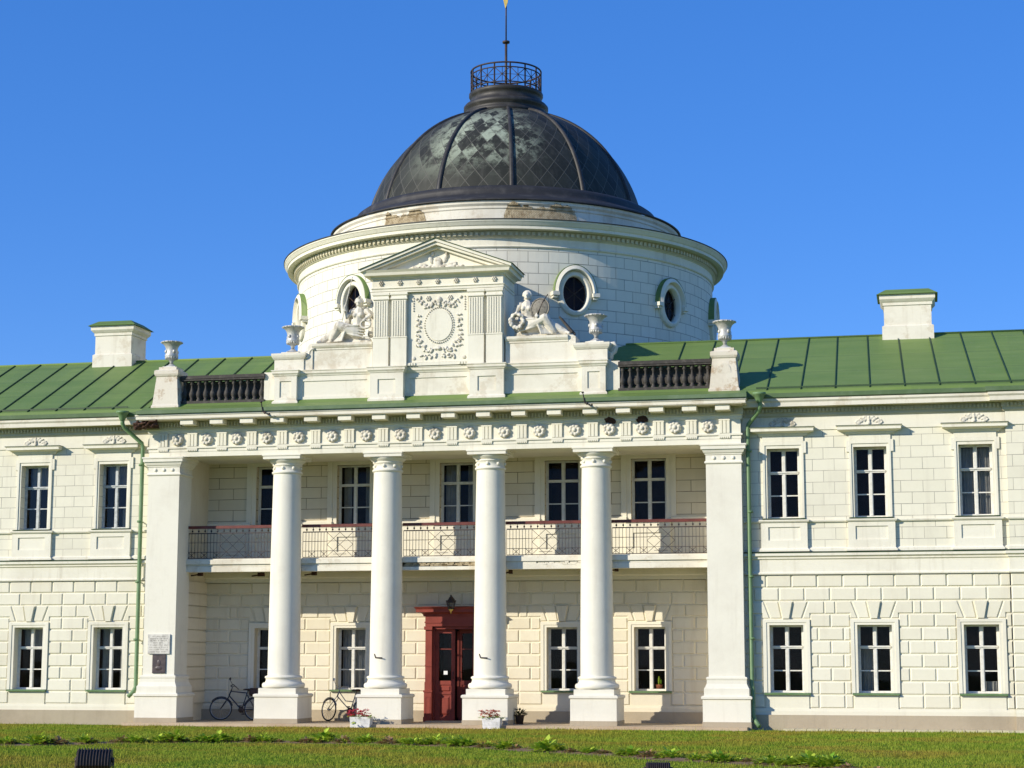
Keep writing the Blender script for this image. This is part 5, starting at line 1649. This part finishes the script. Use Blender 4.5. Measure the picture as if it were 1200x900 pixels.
# ================================================================== FLOWER BOXES
def leaf_blob(mb, c, n, rx, rz, s, up=.5):
    for _ in range(n):
        a = rnd.uniform(0, 2 * math.pi); q = math.sqrt(rnd.random())
        p = Vector(c) + Vector((rx * q * math.cos(a), rx * q * math.sin(a), rnd.uniform(0, rz) * (1 - .6 * q)))
        d = Vector((math.cos(a) * (.4 + q), math.sin(a) * (.4 + q), rnd.uniform(-.2, up))).normalized()
        sd = d.cross(Vector((0, 0, 1)))
        if sd.length < .01: sd = Vector((1, 0, 0))
        sd.normalize(); L = s * rnd.uniform(.7, 1.35); up_ = sd.cross(d)
        mb.add([p - d * L * .1, p + d * L * .45 + sd * L * .33 + up_ * L * .08, p + d * L, p + d * L * .45 - sd * L * .33 + up_ * L * .08], [(0, 1, 2, 3)], True)
for (x, y, lb, pm, wd) in ((-1.93, -.62, 'white flower box with bright pink flowers in front of a column plinth', PINKF, .30), (1.87, -.62, 'white flower box with pale salmon flowers before the column right of the door', SALMON, .26)):
    t = thing('flower_box', lb, 'flower box', (x, y, .21), 0, 'flower boxes before the columns')
    mb = MB()
    v = [(-wd + .02, -.13, 0), (wd - .02, -.13, 0), (wd - .02, .13, 0), (-wd + .02, .13, 0), (-wd, -.15, .30), (wd, -.15, .30), (wd, .15, .30), (-wd, .15, .30), (-wd + .03, -.12, .30), (wd - .03, -.12, .30), (wd - .03, .12, .30), (-wd + .03, .12, .30), (-wd + .03, -.12, .24), (wd - .03, -.12, .24), (wd - .03, .12, .24), (-wd + .03, .12, .24)]
    mb.add(v, [(3, 2, 1, 0), (0, 1, 5, 4), (1, 2, 6, 5), (2, 3, 7, 6), (3, 0, 4, 7), (4, 5, 9, 8), (5, 6, 10, 9), (6, 7, 11, 10), (7, 4, 8, 11), (8, 9, 13, 12), (9, 10, 14, 13), (10, 11, 15, 14), (11, 8, 12, 15), (12, 13, 14, 15)], False)
    obj('box', mb, BOXW, t)
    mb = MB()
    for k in range(5): leaf_blob(mb, (-wd + .05 + (2 * wd - .1) * k / 4, 0, .26), 26, .13, .12, .09)
    if pm is PINKF: leaf_blob(mb, (-.1, -.16, .12), 14, .12, .1, .08, -.6)
    obj('leaves', mb, LEAF, t)
    mb = MB()
    for k in range(60):
        c = Vector((rnd.uniform(-wd - .08, wd * .75), rnd.uniform(-.16, .1), .36 + rnd.uniform(-.05, .13)))
        leaf_blob(mb, c, 7, .03, .03, .06, .8)
    obj('flowers', mb, pm, t)
t = thing('potted_plant', 'small dark potted plant half hidden beside the column right of the door', 'plant', (2.36, .75, .296))
mb = MB(); mb.lathe([(0, 0), (.10, 0), (.13, .22), (.145, .22), (.145, .26), (.12, .26), (.11, .2), (0, .2)], n=16); obj('pot', mb, simple('dark_pot', (.08, .05, .035), .8), t)
mb = MB(); leaf_blob(mb, (0, 0, .22), 60, .16, .22, .11, 1.0); obj('leaves', mb, leaf_mat('dark_leaf', (.04, .055, .02), (.09, .08, .03)), t)
t = thing('potted_plant', 'small cactus in a terracotta pot behind the rightmost portico window', 'plant', (6.06, 2.97, 1.24))
mb = MB(); mb.lathe([(0, 0), (.085, 0), (.115, .16), (.0, .16)], n=14); obj('pot', mb, TERRA, t)
mb = MB(); mb.ball((0, 0, .27), (.04, .04, .14), 8, 6); mb.ball((.06, 0, .24), (.025, .025, .07), 8, 6); leaf_blob(mb, (0, 0, .18), 12, .06, .05, .06); obj('stem', mb, LEAF, t)

# ================================================================== LAWN FLOODLIGHTS
def floodlight(label, loc, rz, w, h):
    t = thing('floodlight', label, 'floodlight', loc, rz, 'lawn floodlights aimed at the palace')
    mb = MB(); z0 = .12; n = 12; prof = []
    for k in range(n + 1):
        a = R(-10 + 100 * k / n); prof.append((-.16 * math.cos(a), z0 + (h - z0) * (.15 + .85 * max(0, math.sin(a)))))
    prof = [(-.12, z0)] + prof + [(.10, h - .01), (.12, z0 + .04)]
    m_ = len(prof)
    v = [(-w, y, z) for y, z in prof] + [(w, y, z) for y, z in prof]
    mb.add(v, [(i, (i + 1) % m_, (i + 1) % m_ + m_, i + m_) for i in range(m_)] + [tuple(range(m_ - 1, -1, -1)), tuple(range(m_, 2 * m_))], False)
    for k in range(11):
        q = -w + .03 + (2 * w - .06) * k / 10
        for i in range(m_ - 3):
            (y0, za), (y1, zb) = prof[i], prof[i + 1]
            c0 = Vector((0, y0, za - z0)).normalized() * .025; c1 = Vector((0, y1, zb - z0)).normalized() * .025
            mb.add([(q - .007, y0, za), (q + .007, y0, za), (q + .007, y1, zb), (q - .007, y1, zb), (q - .007, y0 + c0.y, za + c0.z), (q + .007, y0 + c0.y, za + c0.z), (q + .007, y1 + c1.y, zb + c1.z), (q - .007, y1 + c1.y, zb + c1.z)], [(0, 4, 7, 3), (1, 2, 6, 5), (4, 5, 6, 7)], False)
    obj('housing', mb, LAMPB, t)
    mb = MB(); mb.box(-w + .02, w - .02, .115, .13, z0 + .05, h - .03); obj('lens', mb, GLASS, t)
    mb = MB()
    mb.tube([(-w - .03, 0, h * .6), (-w - .03, 0, .06), (w + .03, 0, .06), (w + .03, 0, h * .6)], .018, 6); mb.tube([(0, 0, .06), (0, 0, -.05)], .03, 8)
    for sg in (-1, 1): mb.tube([(sg * (w + .04), 0, h * .6), (sg * (w - .01), 0, h * .6)], .04, 8)
    obj('bracket', mb, IRON, t)
    return t
floodlight('ribbed dark floodlight standing on the lawn before the left wing', (.50, -23.5, .2), R(14), .275, .42)
floodlight('small black floodlight half below the edge before the right wing lawn', (9.60, -22.5, .2), R(10), .19, .27)

# ================================================================== BEDDING PLANTS
def plant_mesh(n, rx, rz, s):
    mb = MB(); leaf_blob(mb, (0, 0, 0), n, rx, rz, s, .9); leaf_blob(mb, (0, 0, rz * .3), n // 2, rx * .6, rz * .9, s * .9, 1.2)
    return mb
protos = []
for k in range(3):
    me = plant_mesh(105, .27, .20, .14).mesh('leafy_plant'); me.materials.append(LEAF); protos.append(me)
dry = []
for k in range(2):
    me = plant_mesh(60, .18, .11, .10).mesh('withered_plant'); me.materials.append(LEAFDRY); dry.append(me)
PL = [(-6.21, -13.67), (-5.62, -13.53), (-5.23, -12.98, 1), (-4.83, -12.18), (-4.19, -12.26, 1), (-3.89, -11.24), (-3.19, -11.78, 1), (-3.17, -10.57), (-2.49, -10.89), (-2.21, -10.33), (-1.48, -10.88, 1), (-1.19, -10.08), (-0.12, -11.26, 1), (0.21, -10.71), (0.73, -10.58, 1), (1.29, -10.68), (1.91, -10.99, 1), (2.53, -11.07), (3.05, -11.17), (3.82, -12.09), (4.39, -12.16, 1), (5.03, -13.04), (5.25, -12.99, 1), (6.09, -13.77), (7.07, -14.48), (7.42, -14.76, 1), (8.09, -15.48), (8.49, -15.9, 1), (8.91, -16.3), (10.05, -17.13), (10.55, -17.77, 1), (10.96, -17.67), (11.35, -18.3), (11.74, -18.63), (12.08, -18.82)]
def bed_y(x):
    for (a, b), (c, d) in zip(BED, BED[1:]):
        if a <= x <= c: return b + (d - b) * (x - a) / (c - a)
    return BED[-1][1]
spots = [(p[0], len(p) > 2, 1.0) for p in PL]
x = -6.6
while x < 13.0:
    spots.append((x, rnd.random() < .45, rnd.uniform(.45, .8))); x += rnd.uniform(.32, .62)
for px_, isdry, q0 in spots:
    me = rnd.choice(dry if isdry else protos)
    o = bpy.data.objects.new('withered_plant' if isdry else 'leafy_plant', me); COL.objects.link(o)
    o.location = (px_, bed_y(px_) + rnd.uniform(-.16, .16), .22)
    o.rotation_euler = (0, 0, rnd.uniform(0, 6.28)); q = rnd.uniform(.7, 1.05) * q0; o.scale = (q * 1.1, q * 1.1, q * rnd.uniform(.75, 1.1))
    if isdry: tag(o, 'withered reddish bedding plant low in the curved row across the lawn', 'plant', 'withered plants in the lawn bed')
    else: tag(o, 'bushy bright green bedding plant in the curved row across the lawn', 'plant', 'green plants in the lawn bed')

# ================================================================== GRASS BLADES
def grass_mesh():
    import numpy as np
    g = np.random.default_rng(3)
    N = 300000
    t = g.random(N)
    y = -23.0 + 22.6 * g.random(N) ** 0.85
    # keep to the part of the lawn around the view
    d = y + 52.58
    cx = 13.85 - d * math.tan(R(12.39))
    x = cx + (g.random(N) - .5) * d * .64
    keep = np.ones(N, bool)
    bx = np.array([b[0] for b in BED]); by = np.array([b[1] for b in BED])
    keep &= np.abs(y - np.interp(x, bx, by)) > .38 + .1 * g.random(N)
    ex = np.array([b[0] for b in EDGE]); ey = np.array([b[1] for b in EDGE])
    keep &= ~((x < 9.0) & (x > -9.3) & (y > np.interp(x, ex, ey) + .10 * g.random(N) - .02)) & ~((x > 9.85) & (y > -.46))
    x, y = x[keep], y[keep]; n = len(x)
    clump = .5 + .5 * np.sin(x * 1.7 + 2 * np.sin(y * .9)) * np.sin(y * 1.3 + 1.5 * np.sin(x * .8))
    h = (.018 + .034 * g.random(n) + .05 * (g.random(n) > .965)) * (.6 + .9 * clump); w = .006 + .007 * g.random(n)
    a = g.random(n) * 2 * math.pi; la = g.random(n) * 2 * math.pi; ln = h * (.2 + .6 * g.random(n))
    v = np.empty((n, 3, 3))
    v[:, 0] = np.stack([x - w * np.cos(a), y - w * np.sin(a), np.full(n, .198)], 1)
    v[:, 1] = np.stack([x + w * np.cos(a), y + w * np.sin(a), np.full(n, .198)], 1)
    v[:, 2] = np.stack([x + ln * np.cos(la), y + ln * np.sin(la), .2 + h], 1)
    me = bpy.data.meshes.new('grass')
    me.vertices.add(3 * n); me.vertices.foreach_set('co', v.reshape(-1).astype(np.float32))
    me.loops.add(3 * n); me.loops.foreach_set('vertex_index', np.arange(3 * n, dtype=np.int32))
    me.polygons.add(n); me.polygons.foreach_set('loop_start', np.arange(0, 3 * n, 3, dtype=np.int32))
    me.update(calc_edges=True)
    return me
gr = obj('grass', grass_mesh(), BLADE)
gr['kind'] = 'stuff'
